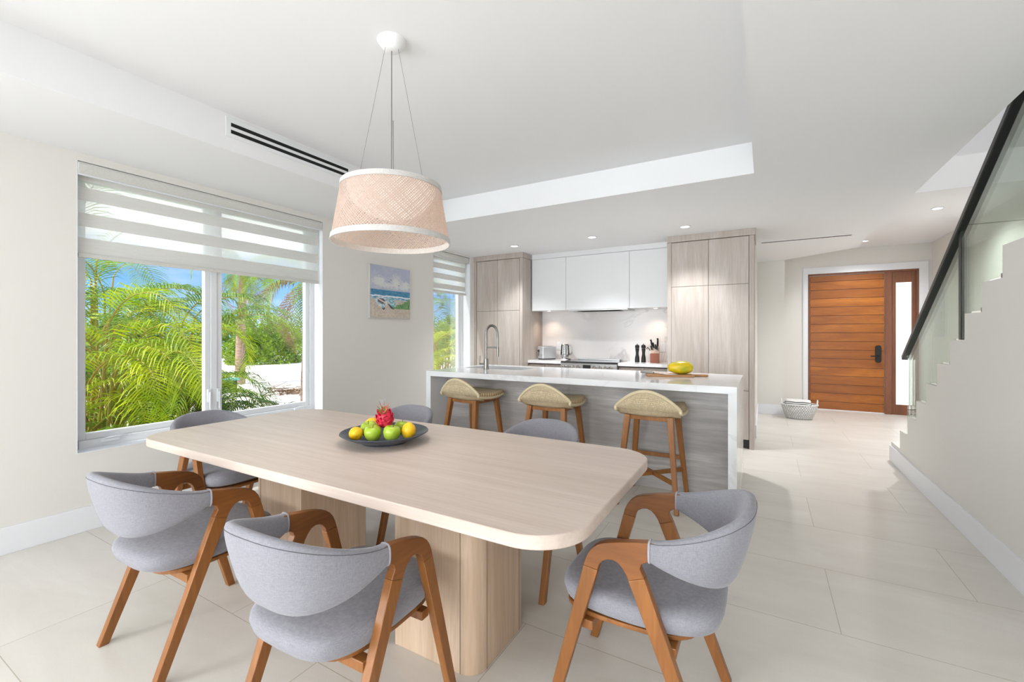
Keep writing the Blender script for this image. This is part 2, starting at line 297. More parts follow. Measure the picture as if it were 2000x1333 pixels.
# ------------------------------------------------------------------ object helpers
def setp(o, label=None, cat=None, group=None, kind=None):
    if label: o['label'] = label
    if cat: o['category'] = cat
    if group: o['group'] = group
    if kind: o['kind'] = kind
    return o
def thing(name, label, cat, loc=(0, 0, 0), rz=0.0, group=None):
    o = bpy.data.objects.new(name, None); o.empty_display_size = 0.05; COL.objects.link(o)
    o.location = loc; o.rotation_euler = (0, 0, rz); return setp(o, label, cat, group)
def top(o):
    while o.parent: o = o.parent
    return o
class MB:
    def __init__(s): s.v = []; s.f = []; s.uv = []
    def face(s, ids, uv=None): s.f.append(tuple(ids)); s.uv.append(uv)
    def box(s, x0, x1, y0, y1, z0, z1):
        i = len(s.v)
        s.v += [(x0, y0, z0), (x1, y0, z0), (x1, y1, z0), (x0, y1, z0), (x0, y0, z1), (x1, y0, z1), (x1, y1, z1), (x0, y1, z1)]
        for q in ((0, 3, 2, 1), (4, 5, 6, 7), (0, 1, 5, 4), (1, 2, 6, 5), (2, 3, 7, 6), (3, 0, 4, 7)): s.face([i+k for k in q])
        return s
    def prism(s, pts, a, b, plane='XY'):
        def mk(p, h):
            return {'XY': (p[0], p[1], h), 'YZ': (h, p[0], p[1]), 'XZ': (p[0], h, p[1])}[plane]
        i = len(s.v); k = len(pts)
        s.v += [mk(p, a) for p in pts] + [mk(p, b) for p in pts]
        s.face(list(range(i+k-1, i-1, -1))); s.face(list(range(i+k, i+2*k)))
        for j in range(k):
            j2 = (j+1) % k; s.face([i+j, i+j2, i+k+j2, i+k+j])
        return s
    def bar(s, p0, p1, w0, w1=None, up=(0, 0, 1), h0=None, h1=None):
        """tapered square bar from p0 to p1, width w0 at p0, w1 at p1"""
        w1 = w0 if w1 is None else w1; h0 = h0 or w0; h1 = h1 or (w1 if h0 == w0 else h0)
        p0 = Vector(p0); p1 = Vector(p1); d = (p1-p0).normalized(); u = Vector(up)
        if abs(d.dot(u)) > 0.95: u = Vector((0, 1, 0))
        a = d.cross(u).normalized(); b = a.cross(d).normalized()
        i = len(s.v)
        for p, w, h in ((p0, w0, h0), (p1, w1, h1)):
            for q in ((-1, -1), (1, -1), (1, 1), (-1, 1)): s.v.append(tuple(p + a*q[0]*w/2 + b*q[1]*h/2))
        for q in ((0, 1, 2, 3), (7, 6, 5, 4), (0, 4, 5, 1), (1, 5, 6, 2), (2, 6, 7, 3), (3, 7, 4, 0)): s.face([i+k for k in q])
        return s
    def tube(s, pts, r, seg=10, cap=True):
        pts = [Vector(p) for p in pts]; n = len(pts); rs = r if isinstance(r, (list, tuple)) else [r]*n
        i0 = len(s.v); ref = None
        for k in range(n):
            d = (pts[min(k+1, n-1)]-pts[max(k-1, 0)])
            if d.length < 1e-9: d = Vector((0, 0, 1))
            d.normalize()
            if ref is None:
                ref = Vector((0, 0, 1)) if abs(d.z) < 0.9 else Vector((1, 0, 0))
            a = (ref - d*ref.dot(d)).normalized(); b = d.cross(a); ref = a
            for j in range(seg):
                t = 2*PI*j/seg; s.v.append(tuple(pts[k] + (a*math.cos(t)+b*math.sin(t))*rs[k]))
        for k in range(n-1):
            for j in range(seg):
                j2 = (j+1) % seg; s.face([i0+k*seg+j, i0+k*seg+j2, i0+(k+1)*seg+j2, i0+(k+1)*seg+j])
        if cap:
            s.face([i0+j for j in range(seg-1, -1, -1)]); s.face([i0+(n-1)*seg+j for j in range(seg)])
        return s
    def lathe(s, prof, seg=32, c=(0, 0, 0), sx_=1.0, sy_=1.0, uvh=None):
        i0 = len(s.v); n = len(prof)
        for (r, z) in prof:
            for j in range(seg):
                t = 2*PI*j/seg; s.v.append((c[0]+r*math.cos(t)*sx_, c[1]+r*math.sin(t)*sy_, c[2]+z))
        for k in range(n-1):
            for j in range(seg):
                j2 = (j+1) % seg; ids = [i0+k*seg+j, i0+k*seg+j2, i0+(k+1)*seg+j2, i0+(k+1)*seg+j]
                u0, u1 = j/seg, (j+1)/seg
                if uvh: u0 *= uvh[0]; u1 *= uvh[0]; v0, v1 = uvh[1]*k/(n-1), uvh[1]*(k+1)/(n-1)
                else: v0, v1 = k/(n-1), (k+1)/(n-1)
                s.face(ids, [(u0, v0), (u1, v0), (u1, v1), (u0, v1)])
        if prof[0][0] > 1e-6 and not uvh: s.face([i0+j for j in range(seg-1, -1, -1)])
        if prof[-1][0] > 1e-6 and not uvh: s.face([i0+(n-1)*seg+j for j in range(seg)])
        return s
    def grid(s, fn, nu, nv, closeu=False):
        i0 = len(s.v)
        for a in range(nv+1):
            for b in range(nu+(0 if closeu else 1)): s.v.append(tuple(fn(b/nu, a/nv)))
        w = nu if closeu else nu+1
        for a in range(nv):
            for b in range(nu):
                b2 = (b+1) % w if closeu else b+1
                s.face([i0+a*w+b, i0+a*w+b2, i0+(a+1)*w+b2, i0+(a+1)*w+b], [(b/nu, a/nv), ((b+1)/nu, a/nv), ((b+1)/nu, (a+1)/nv), (b/nu, (a+1)/nv)])
        return s
    def build(s, name, mat, parent=None, world=True, smooth=None, bevel=0.0, bseg=2, solid=0.0, subd=0, weld=False):
        me = bpy.data.meshes.new(name)
        vv = s.v
        if parent is not None and world:
            L = top(parent).location; vv = [(x-L.x, y-L.y, z-L.z) for x, y, z in vv]
        me.from_pydata(vv, [], s.f)
        if any(u is not None for u in s.uv):
            ul = me.uv_layers.new(name='UVMap'); k = 0
            for fi, u in enumerate(s.uv):
                for j in range(len(s.f[fi])):
                    if u: ul.data[k].uv = u[j]
                    k += 1
        bm = bmesh.new(); bm.from_mesh(me)
        if weld: bmesh.ops.remove_doubles(bm, verts=bm.verts, dist=1e-5)
        bmesh.ops.recalc_face_normals(bm, faces=bm.faces); bm.to_mesh(me); bm.free()
        if smooth is not None:
            me.polygons.foreach_set('use_smooth', [True]*len(me.polygons)); me.set_sharp_from_angle(angle=R(smooth))
        me.materials.append(mat)
        o = bpy.data.objects.new(name, me); COL.objects.link(o)
        if parent is not None: o.parent = parent
        if solid:
            md = o.modifiers.new('solid', 'SOLIDIFY'); md.thickness = solid; md.offset = 0
        if bevel:
            md = o.modifiers.new('bevel', 'BEVEL'); md.width = bevel; md.segments = bseg; md.limit_method = 'ANGLE'; md.angle_limit = R(40)
            md.harden_normals = False
        if subd:
            md = o.modifiers.new('sub', 'SUBSURF'); md.levels = subd; md.render_levels = subd
        return o
def struct(o): o['kind'] = 'structure'; return o
def B(*a): return MB().box(*a)
def copy_tree(o, parent=None):
    c = o.copy(); COL.objects.link(c)
    if parent is not None: c.parent = parent
    for ch in [x for x in bpy.data.objects if x.parent == o]: copy_tree(ch, c)
    return c
def rrect(x0, x1, y0, y1, r, seg=8, which=(1, 1, 1, 1)):
    pts = []
    for (cx, cy, a0, w, px, py) in ((x0+r, y0+r, 180, which[0], x0, y0), (x1-r, y0+r, 270, which[1], x1, y0), (x1-r, y1-r, 0, which[2], x1, y1), (x0+r, y1-r, 90, which[3], x0, y1)):
        if w:
            for k in range(seg+1):
                t = R(a0+90*k/seg); pts.append((cx+r*math.cos(t), cy+r*math.sin(t)))
        else: pts.append((px, py))
    return pts

# ================================================================== SETTING
LW = -3.835; RWX = 2.23; CZ = 2.45
struct(B(-4.02, 2.35, -7.3, 9.3, -0.12, 0.0).build('floor', M['floor']))
# ceiling with tray recess, entry raised part
RX0, RX1, RY0, RY1, RZ = -2.955, -0.066, -0.9, 3.66, 2.68
cm = MB()
def quadz(x0, x1, y0, y1, z):
    i = len(cm.v); cm.v += [(x0, y0, z), (x1, y0, z), (x1, y1, z), (x0, y1, z)]; cm.face([i, i+1, i+2, i+3])
def poly(pts):
    i = len(cm.v); cm.v += pts; cm.face(list(range(i, i+len(pts))))
quadz(-4.02, RX0, -7.3, 6.3, CZ); quadz(RX0, RX1, -7.3, RY0, CZ); quadz(RX0, RX1, RY1, 6.3, CZ); quadz(RX1, 1.08, -7.3, 6.3, CZ)
poly([(-0.2, 6.3, CZ), (1.08, 6.3, CZ), (1.08, 7.5, CZ), (0.276, 8.20, CZ), (-0.2, 8.20, CZ)])
quadz(RX0, RX1, RY0, RY1, RZ)
for a, b in (((RX0, RY0), (RX1, RY0)), ((RX1, RY0), (RX1, RY1)), ((RX1, RY1), (RX0, RY1)), ((RX0, RY1), (RX0, RY0))):
    poly([(a[0], a[1], CZ), (b[0], b[1], CZ), (b[0], b[1], RZ), (a[0], a[1], RZ)])
EZ = 2.69
poly([(0.276, 8.20, CZ), (1.08, 7.5, CZ), (1.08, 7.5, EZ), (0.276, 8.20, EZ)])
poly([(1.08, 7.5, CZ), (1.08, 5.83, CZ), (1.08, 5.83, EZ), (1.08, 7.5, EZ)])
poly([(0.20, 8.20, EZ), (0.276, 8.20, EZ), (1.08, 7.5, EZ), (1.08, 5.83, EZ), (2.30, 5.83, EZ), (2.30, 9.2, EZ), (0.20, 9.2, EZ)])
poly([(1.08, 5.83, EZ), (2.30, 5.83, EZ), (2.30, 5.83, 3.0), (1.08, 5.83, 3.0)])
poly([(1.08, -7.3, CZ), (1.08, 5.83, CZ), (1.08, 5.83, 5.4), (1.08, -7.3, 5.4)])
poly([(1.08, 5.83, 3.0), (2.30, 5.83, 3.0), (2.30, 6.6, 3.0), (1.08, 6.6, 3.0)])
poly([(1.08, 6.6, 3.0), (2.30, 6.6, 3.0), (2.30, 6.6, 5.4), (1.08, 6.6, 5.4)])
poly([(1.08, 5.83, 3.0), (1.08, 6.6, 3.0), (1.08, 6.6, 5.4), (1.08, 5.83, 5.4)])
poly([(1.08, 0.0, 5.4), (2.30, 0.0, 5.4), (2.30, 6.6, 5.4), (1.08, 6.6, 5.4)])
struct(cm.build('ceiling', M['ceiling']))

# left wall with two window openings
W1 = (1.077, 2.90, 0.508, 2.40); W2 = (4.60, 5.442, 0.508, 2.42)
WT = 0.20
wl = MB()
for (y0, y1, z0, z1) in ((-7.3, W1[0], 0, CZ+.25), (W1[0], W1[1], 0, W1[2]), (W1[0], W1[1], W1[3], CZ+.25), (W1[1], W2[0], 0, CZ+.25),
                         (W2[0], W2[1], 0, W2[2]), (W2[0], W2[1], W2[3], CZ+.25), (W2[1], 6.42, 0, CZ+.25)):
    wl.box(LW-WT, LW, y0, y1, z0, z1)
struct(wl.build('wall_left', M['wall'], weld=False))
struct(B(LW, -0.10, 6.245, 6.42, 0, CZ).build('wall_kitchen', M['wall']))
struct(B(-0.22, -0.10, 6.42, 8.2, 0, CZ).build('wall_hall', M['wall']))
struct(B(-0.22, 0.276, 8.2, 9.3, 0, EZ+.05).build('wall_niche', M['wall']))
DX0, DX1, DZ = 0.646, 2.082, 2.30; DY = 9.08
wdm = MB(); wdm.box(0.276, DX0, DY, DY+.2, 0, EZ+.05); wdm.box(DX1, 2.4, DY, DY+.2, 0, EZ+.05); wdm.box(DX0, DX1, DY, DY+.2, DZ, EZ+.05)
struct(wdm.build('wall_entry', M['wall']))
struct(B(RWX, RWX+.12, 0.0, DY+.2, 0, 5.4).build('wall_right', M['wall']))
# back wall behind the camera with terrace door opening
wb = MB(); wb.box(-4.03, -3.75, -7.35, -7.2, 0, 2.7); wb.box(1.05, 2.4, -7.35, -7.2, 0, 2.7); wb.box(-3.75, 1.05, -7.35, -7.2, 2.38, 2.7)
struct(wb.build('wall_back', M['wall']))
# stair stringer wall with stepped top
def stepz(n): return 0.193+0.174*n
def stepy(n): return 5.762-0.2612*n if n > 0 else 5.765
prof = [(5.79, 0), (5.79, 0.193)]
n_ = 0
for k in range(1, 13):
    y = stepy(k)-0.036 if k > 1 else 5.465
    y = 5.722-0.2600*k
    prof += [(y, stepz(k-1)), (y, stepz(k))]
prof += [(2.37, stepz(12)), (2.37, 2.60), (-7.2, 2.60), (-7.2, 0)]
STX = 1.115
struct(MB().prism(prof, STX, STX+.085, 'YZ').build('wall_stair', M['wall']))
st = thing('staircase', 'white stepped staircase rising towards the camera behind the stringer wall', 'staircase', (1.66, 5.0, 0))
sp = [(5.78, 0.0), (5.78, 0.18)]
for k in range(1, 13): sp += [(5.722-0.26*k, stepz(k-1)-.013), (5.722-0.26*k, stepz(k)-.013)]
sp += [(2.2, stepz(12)-.013), (2.2, 0)]
MB().prism(sp, STX+.086, RWX-.001, 'YZ').build('steps', M['white_gloss'], st)
# baseboards
BH = 0.157
struct(B(LW, LW+.016, -7.2, 5.55, 0, BH).build('baseboard_left', M['trim'], bevel=.002))
struct(B(STX-.016, STX, -7.2, 5.79, 0, BH).build('baseboard_stair', M['trim'], bevel=.002))
struct(B(-0.10, -0.084, 6.2, 8.2, 0, BH).build('baseboard_hall', M['trim'], bevel=.002))
struct(B(-0.084, 0.276, 8.184, 8.2, 0, BH).build('baseboard_niche', M['trim'], bevel=.002))
struct(B(0.30, 0.555, DY-.016, DY, 0, BH).build('baseboard_entry', M['trim'], bevel=.002))
# kitchen filler strip between wall cabinets and ceiling comes with the cabinet

# ---- windows
def window(idx, y0, y1, z0, z1, panes, xf):
    w = bpy.data.objects.new('window_%d' % idx, None); COL.objects.link(w); w.location = (xf, (y0+y1)/2, z0); w['kind'] = 'structure'
    f = MB(); t = .045
    f.box(xf-.06, xf+.02, y0, y0+t, z0, z1); f.box(xf-.06, xf+.02, y1-t, y1, z0, z1)
    f.box(xf-.06, xf+.02, y0+t, y1-t, z1-t, z1); f.box(xf-.06, xf+.035, y0+t, y1-t, z0, z0+.055)
    if panes == 2:
        ym = 1.963; f.box(xf-.06, xf+.012, ym-.024, ym+.024, z0+.055, z1-t)
    f.build('window_frame', M['vinyl'], w, bevel=.003)
    rng = [(y0+t, 1.939), (1.987, y1-t)] if panes == 2 else [(y0+t, y1-t)]
    for (a, b) in rng:
        s = MB(); q = .042; zz0 = z0+.055; zz1 = z1-t
        s.box(xf-.045, xf+.004, a, a+q, zz0, zz1); s.box(xf-.045, xf+.004, b-q, b, zz0, zz1)
        s.box(xf-.045, xf+.004, a+q, b-q, zz0, zz0+q); s.box(xf-.045, xf+.004, a+q, b-q, zz1-q, zz1)
        s.build('sash', M['vinyl'], w, bevel=.004)
        B(xf-.026, xf-.020, a+q, b-q, zz0+q, zz1-q).build('pane', M['glass'], w)
        # crank handle on the sill
        if panes == 2:
            yc = a+.16 if a < 1.9 else b-.14
            c = MB(); c.box(xf+.02, xf+.05, yc-.05, yc+.05, z0+.03, z0+.05)
            c.tube([(xf+.045, yc-.03, z0+.055), (xf+.06, yc, z0+.062), (xf+.055, yc+.07, z0+.06), (xf+.05, yc+.10, z0+.055)], .006, 8)
            c.build('crank_handle', M['vinyl'], w, smooth=40, bevel=.003)
            yl = b-.012 if a < 1.9 else a+.012
            c = MB(); c.box(xf+.004, xf+.02, yl-.014, yl+.014, .715, .825); c.box(xf+.02, xf+.032, yl-.006, yl+.006, .66, .80)
            c.build('lock_lever', M['vinyl'], w, smooth=40, bevel=.004)
    return w
XF = LW-.155
window(1, W1[0], W1[1], W1[2], W1[3], 2, XF)
window(2, W2[0], W2[1], W2[2], W2[3], 1, XF)
struct(B(LW-.15, LW+.004, W1[0], W1[1], W1[2]-.001, W1[2]+.004).build('trim_1', M['trim']))
struct(B(LW-.15, LW+.004, W2[0], W2[1], W2[2]-.001, W2[2]+.004).build('trim_2', M['trim']))
# white reveal liners
rv = MB(); rv.box(LW-.15, LW+.001, W1[1]-.004, W1[1], W1[2], W1[3]); rv.box(LW-.15, LW+.001, W1[0], W1[0]+.004, W1[2], W1[3])
struct(rv.build('trim_3', M['trim']))
rv = MB(); rv.box(LW-.15, LW+.001, W2[1]-.004, W2[1]+.022, W2[2], CZ-.001); struct(rv.build('trim_4', M['trim']))

# ---- roller blinds (zebra bands)
def blind(name, y0, y1, zt, zb, bands, label):
    t = thing(name, label, 'window blind', (LW-.02, (y0+y1)/2, zt))
    x = LW-.045
    MB().prism([(x-.04, zt-.004), (x+.045, zt-.004), (x+.052, zt-.02), (x+.045, zt-.082), (x-.04, zt-.082)], y0, y1, 'XZ').build('cassette', M['blind_solid_op'], t, bevel=.004)
    B(x+.03, x+.05, y0, y1, zt-.090, zt-.082).build('cassette_trim', M['vinyl'], t)
    B(x-.045, x+.042, y0-.004, y0+.002, zt-.082, zt-.004).build('end_cap', M['vinyl'], t); B(x-.045, x+.042, y1-.002, y1+.004, zt-.082, zt-.004).build('end_cap', M['vinyl'], t)
    z = zt-.084; sol = MB(); she = MB()
    for i, zz in enumerate(bands):
        (she if i % 2 else sol).box(x+.004, x+.0045, y0+.012, y1-.018, zz, z); z = zz
    sol.build('solid_bands', M['blind_solid'], t); she.build('sheer_bands', M['blind_sheer'], t)
    MB().prism([(x-.01, zb), (x+.018, zb), (x+.018, zb+.028), (x-.01, zb+.028)], y0+.01, y1-.016, 'XZ').build('bottom_rail', M['blind_solid_op'], t, bevel=.004)
    return t
M['blind_solid_op'] = m_fabric('blind_cassette_cloth', (222, 221, 216), (206, 205, 200), 900)
blind('roller_blind', 1.083, 2.890, 2.400, 1.782, [2.285, 2.244, 2.158, 2.075, 1.987, 1.912, 1.81],
      'wide white banded roller blind half lowered over the big dining window')
blind('roller_blind', 4.606, 5.40, 2.418, 1.855, [2.32, 2.262, 2.185, 2.12, 2.045, 1.98, 1.91, 1.875],
      'narrow white banded roller blind over the slim window beside the tall cabinet')

# ---- ceiling linear vent in the tray side and vent near entry
v = thing('air_vent', 'long white linear air vent with two black slots in the ceiling recess side', 'air vent', (RX0, 2.01, 2.6))
f = MB()
f.box(RX0, RX0+.006, 1.525, 2.50, 2.535, 2.66)
f.build('frame', M['trim'], v, bevel=.002)
for z0, z1 in ((2.604, 2.627), (2.560, 2.583)):
    MB().prism([(1.555, z0), (2.467, z0), (2.467, z1), (1.555, z1)], RX0+.004, RX0+.0072, 'YZ').build('slot', M['dark'], v)
v = thing('air_vent', 'thin grey linear air vent in the hall ceiling right of the tall cabinet', 'air vent', (0.43, 6.49, CZ))
B(-0.05, .91, 6.455, 6.525, CZ-.004, CZ+.01).build('frame', M['ceiling'], v)
B(-0.034, .89, 6.470, 6.484, CZ-.006, CZ).build('slot', M['black'], v); B(-0.034, .89, 6.496, 6.508, CZ-.006, CZ).build('slot', M['black'], v)

# ---- downlights
def downlight(x, y, z, label, grp, watt=84, cone=104, big=1.0):
    t = thing('downlight', label, 'ceiling light', (x, y, z), group=grp)
    MB().lathe([(.044*big, 0.0), (.058*big, -.001), (.060*big, -.004), (.046*big, -.005)], 32, (x, y, z), uvh=(1, 1)).build('trim_ring', M['trim'], t, smooth=60)
    MB().lathe([(.0001, -.003), (.045*big, -.003), (.045*big, 0)], 32, (x, y, z), uvh=(1, 1)).build('lens', M['lamp'], t, smooth=60)
    l = bpy.data.lights.new('downlight_beam', 'SPOT'); l.energy = watt; l.spot_size = R(cone); l.spot_blend = 1.0; l.shadow_soft_size = .04; l.color = (.96, .98, 1)
    o = bpy.data.objects.new('downlight_beam', l); COL.objects.link(o); o.location = (x, y, z-.03)
downlight(-2.883, 5.11, CZ, 'small round recessed ceiling light in front of the left tall cabinet', 'recessed kitchen lights')
downlight(-1.807, 5.11, CZ, 'small round recessed ceiling light in front of the white wall cabinets', 'recessed kitchen lights')
downlight(-0.75, 5.11, CZ, 'small round recessed ceiling light in front of the right tall cabinet', 'recessed kitchen lights')
downlight(1.682, 6.658, EZ, 'round recessed light in the raised ceiling near the stair rail', 'recessed entry lights', 140, 150)
downlight(1.311, 8.449, EZ, 'round recessed light in the raised ceiling above the front door', 'recessed entry lights', 64, 140)

# ---- front door with sidelight
d = bpy.data.objects.new('door_1', None); COL.objects.link(d); d.location = (1.2, DY, 0); d['kind'] = 'structure'
fy0, fy1 = DY+.005, DY+.10
f = MB(); f.box(DX0+.001, DX0+.028, fy0, fy1, 0, DZ); f.box(DX1-.028, DX1-.001, fy0, fy1, 0, DZ); f.box(DX0+.028, DX1-.028, fy0, fy1, DZ-.03, DZ-.001); f.box(1.674, 1.757, fy0, fy1, 0, DZ-.03)
f.build('door_frame', M['framewood'], d, bevel=.003)
f = MB()
zz = [0.012]
for k in range(1, 16): zz.append(0.1445*k)
zz.append(2.266)
for a, b in zip(zz[:-1], zz[1:]): f.box(DX0+.032, 1.668, DY+.03, DY+.075, a+.0035, b-.0035)
f.build('door_panel', M['doorwood'], d, bevel=.003)
B(DX0+.034, 1.666, DY+.042, DY+.068, .013, 2.265).build('door_core', M['framewood'], d)
f = MB(); a0, a1 = 1.757, DX1-.028
f.box(a0, a0+.055, DY+.03, DY+.075, 0, DZ-.03); f.box(a1-.05, a1, DY+.03, DY+.075, 0, DZ-.03); f.box(a0+.055, a1-.05, DY+.03, DY+.075, 0, .16); f.box(a0+.055, a1-.05, DY+.03, DY+.075, DZ-.20, DZ-.03)
f.build('sidelight_frame', M['framewood'], d, bevel=.002)
B(a0+.055, a1-.05, DY+.05, DY+.056, .16, DZ-.20).build('pane', M['glass'], d)
h = MB(); h.prism(rrect(1.553, 1.628, .82, 1.10, .034), DY+.004, DY+.03, 'XZ')
h.tube([(1.59, DY+.01, .925), (1.59, DY-.035, .925), (1.575, DY-.045, .925), (1.485, DY-.045, .925)], .011, 10)
h.build('smart_lock', M['black'], d, smooth=40, bevel=.002)
tr = MB(); tr.box(.575, DX0, DY-.016, DY, 0, 2.41); tr.box(DX1, 2.19, DY-.016, DY, 0, 2.41); tr.box(DX0, DX1, DY-.016, DY, DZ, 2.41)
struct(tr.build('trim_5', M['trim'], bevel=.002))
e_ = thing('electrical_panel', 'flush grey metal electrical panel door in the wall behind the glass stair rail', 'electrical panel', (RWX, 8.7, 1.25))
B(RWX-.012, RWX, 8.52, 8.90, 1.24, 1.92).build('panel_door', M['silver'], e_, bevel=.003)
B(RWX-.018, RWX-.012, 8.58, 8.61, 1.52, 1.60).build('latch', M['nickel'], e_, bevel=.002)

# ---- glass stair railing
GX = 1.145
rl = thing('stair_railing', 'frameless glass stair railing with sloping black handrail', 'railing', (GX, 4.2, 0.19))
def rz(y): return 1.065+.680*(5.385-y)
def glass_poly(ya, yb):
    """panel from y=ya (low end, large y) to yb; bottom follows steps"""
    pts = []
    y = ya; ks = []
    def sz(yq):
        k = 0
        while k < 12 and yq <= 5.722-0.26*(k+1)+1e-6: k += 1
        return stepz(k)
    brk = [5.722-0.26*k for k in range(1, 13) if yb < 5.722-0.26*k < ya]
    cur = sz(ya-1e-3)
    pts.append((ya, cur+.012))
    for b_ in brk:
        pts.append((b_+.012, cur+.012)); cur = sz(b_-1e-3); pts.append((b_+.012, cur+.012))
    pts.append((yb, cur+.012)); pts.append((yb, rz(yb))); pts.append((ya, rz(ya)))
    return pts
for ya, yb in ((5.33, 4.085), (4.035, 2.40)):
    MB().prism(glass_poly(ya, yb), GX-.006, GX+.006, 'YZ').build('glass_panel', M['railglass'], rl)
MB().box(GX-.010, GX+.010, 4.042, 4.078, 1.242, rz(4.06)).build('post', M['rail'], rl, bevel=.002)
MB().bar((GX-.005, 5.42, rz(5.42)+.012), (GX-.005, 1.6, rz(1.6)+.012), .042, .042, (1, 0, 0), .046, .046).build('handrail', M['rail'], rl, bevel=.006)
for k in range(0, 11):
    y = 5.722-0.26*(k+1)+.045; z = stepz(k)
    if k in (6,): continue
    B(GX-.016, GX+.016, y-.025, y+.02, z+.001, z+.030).build('glass_clip', M['nickel'], rl, bevel=.003)

# ---- light switch / outlets
o_ = thing('wall_outlet', 'white outlet plate low on the wall behind the dining table', 'outlet', (LW, 3.69, .43))
B(LW, LW+.006, 3.655, 3.735, .40, .525).build('plate', M['trim'], o_, bevel=.002); B(LW+.006, LW+.008, 3.68, 3.71, .425, .50).build('socket', M['vinyl'], o_, bevel=.001)

# ================================================================== PAINTING
def painting():
    t = thing('painting', 'unframed canvas of two rowing boats on a beach under a cloudy sky', 'painting', (LW, 3.798, 1.455))
    B(LW, LW+.028, 3.48, 4.116, 1.458, 2.066).build('stretcher', M['canvas_side'], t, bevel=.002)
    N = 110; me = bpy.data.meshes.new('canvas'); vs_ = []; fs = []
    for j in range(N+1):
        for i in range(N+1): vs_.append((LW+.0285, 3.48+.636*i/N, 1.458+.608*j/N))
    for j in range(N):
        for i in range(N): fs.append((j*(N+1)+i, j*(N+1)+i+1, (j+1)*(N+1)+i+1, (j+1)*(N+1)+i))
    L = t.location; me.from_pydata([(x-L.x, y-L.y, z-L.z) for x, y, z in vs_], [], fs)
    ca = me.color_attributes.new('Col', 'BYTE_COLOR', 'CORNER')
    rnd = random.Random(3)
    from mathutils import noise as mn
    def mix(a, b, f): f = max(0, min(1, f)); return tuple(a[k]*(1-f)+b[k]*f for k in range(3))
    def col(u, v):
        n1 = mn.noise(Vector((u*5, v*7, 1.2))); n2 = mn.noise(Vector((u*22, v*30, 5))); n3 = mn.noise(Vector((u*14, v*60, 9)))
        if v > .545:
            c = mix((186, 190, 206), (170, 176, 198), (v-.55)*2+n1)
            def cl(cx, cy, rx, ry):
                return 1-((u-cx)/rx)**2-((v-cy)/ry)**2+n2*.7+n1*.5
            f = max(cl(.18, .70, .22, .12), cl(.64, .72, .16, .17), cl(.86, .66, .2, .10), cl(.45, .64, .2, .06))
            c = mix(c, (226, 226, 220), f*1.1); c = mix(c, (200, 200, 212), .25+n2*.3)
            for bx, by in ((.45, .71), (.50, .75), (.70, .66)):
                if abs(u-bx) < .02 and abs(v-by-abs(u-bx)*.3) < .006: c = (120, 120, 126)
        elif v > .545-.17:
            c = mix((60, 118, 158), (92, 158, 190), .5+n3*1.2)
            if v < .44: c = mix(c, (150, 190, 214), .4+n3)
            if abs(v-.43-n1*.02) < .014: c = mix(c, (240, 242, 246), .9)
            if v < .40: c = mix(c, (214, 218, 226), .35+n3)
        else:
            c = mix((216, 204, 190), (196, 182, 166), .5+n2+n1*.5)
            if v > .34: c = mix(c, (170, 196, 214), (v-.33)*14+n3)
        def inside(P_):
            r_ = False; j = len(P_)-1
            for i in range(len(P_)):
                if (P_[i][1] > v) != (P_[j][1] > v) and u < (P_[j][0]-P_[i][0])*(v-P_[i][1])/(P_[j][1]-P_[i][1])+P_[i][0]: r_ = not r_
                j = i
            return r_
        if inside([(.13, .30), (.22, .25), (.32, .165), (.36, .20), (.30, .28)]) or inside([(.42, .29), (.50, .20), (.58, .185), (.60, .25)]): c = (74, 70, 72)
        if inside([(.43, .40), (.50, .405), (.62, .33), (.62, .24), (.57, .21), (.47, .27), (.43, .33)]):
            c = mix((118, 176, 186), (206, 226, 228), .3+n2*1.6+(v-.3)*2)
        if inside([(.12, .34), (.17, .40), (.24, .42), (.33, .40), (.42, .37), (.41, .29), (.32, .20), (.29, .195), (.16, .27)]):
            c = mix((222, 230, 232), (140, 168, 186), .35+n2*1.4)
            if inside([(.17, .345), (.20, .385), (.30, .38), (.36, .35), (.33, .29), (.29, .27), (.19, .31)]): c = mix((92, 104, 118), (150, 120, 100), .3+n2*1.5)
            if abs((v-.34)-(u-.27)*-.4) < .012: c = (228, 218, 204)
        if u > .55 and v > .20 and v < .23+(u-.55)*.36+n3*.10: c = mix((70, 124, 80), (150, 178, 120), .45+mn.noise(Vector((u*70, v*14, 3)))*1.3)
        if v < .03 or u < .03: c = mix(c, (190, 188, 184), .6)
        return c
    k = 0
    for p in me.polygons:
        i = p.index % N; j = p.index // N; c = col((i+.5)/N, (j+.5)/N); lc = lin(tuple(max(0, min(255, x)) for x in c))
        for _ in range(4): ca.data[k].color = lc; k += 1
    me.materials.append(M['canvas']); o = bpy.data.objects.new('canvas', me); COL.objects.link(o); o.parent = t
M['canvas_side'] = plain('canvas_side', (206, 204, 200), 0.9)
m, n, b = newmat('canvas_paint'); at = n.nodes.new('ShaderNodeVertexColor'); at.layer_name = 'Col'; n.links.new(at.outputs[0], b.inputs['Base Color']); b.inputs['Roughness'].default_value = .8
M['canvas'] = m
painting()

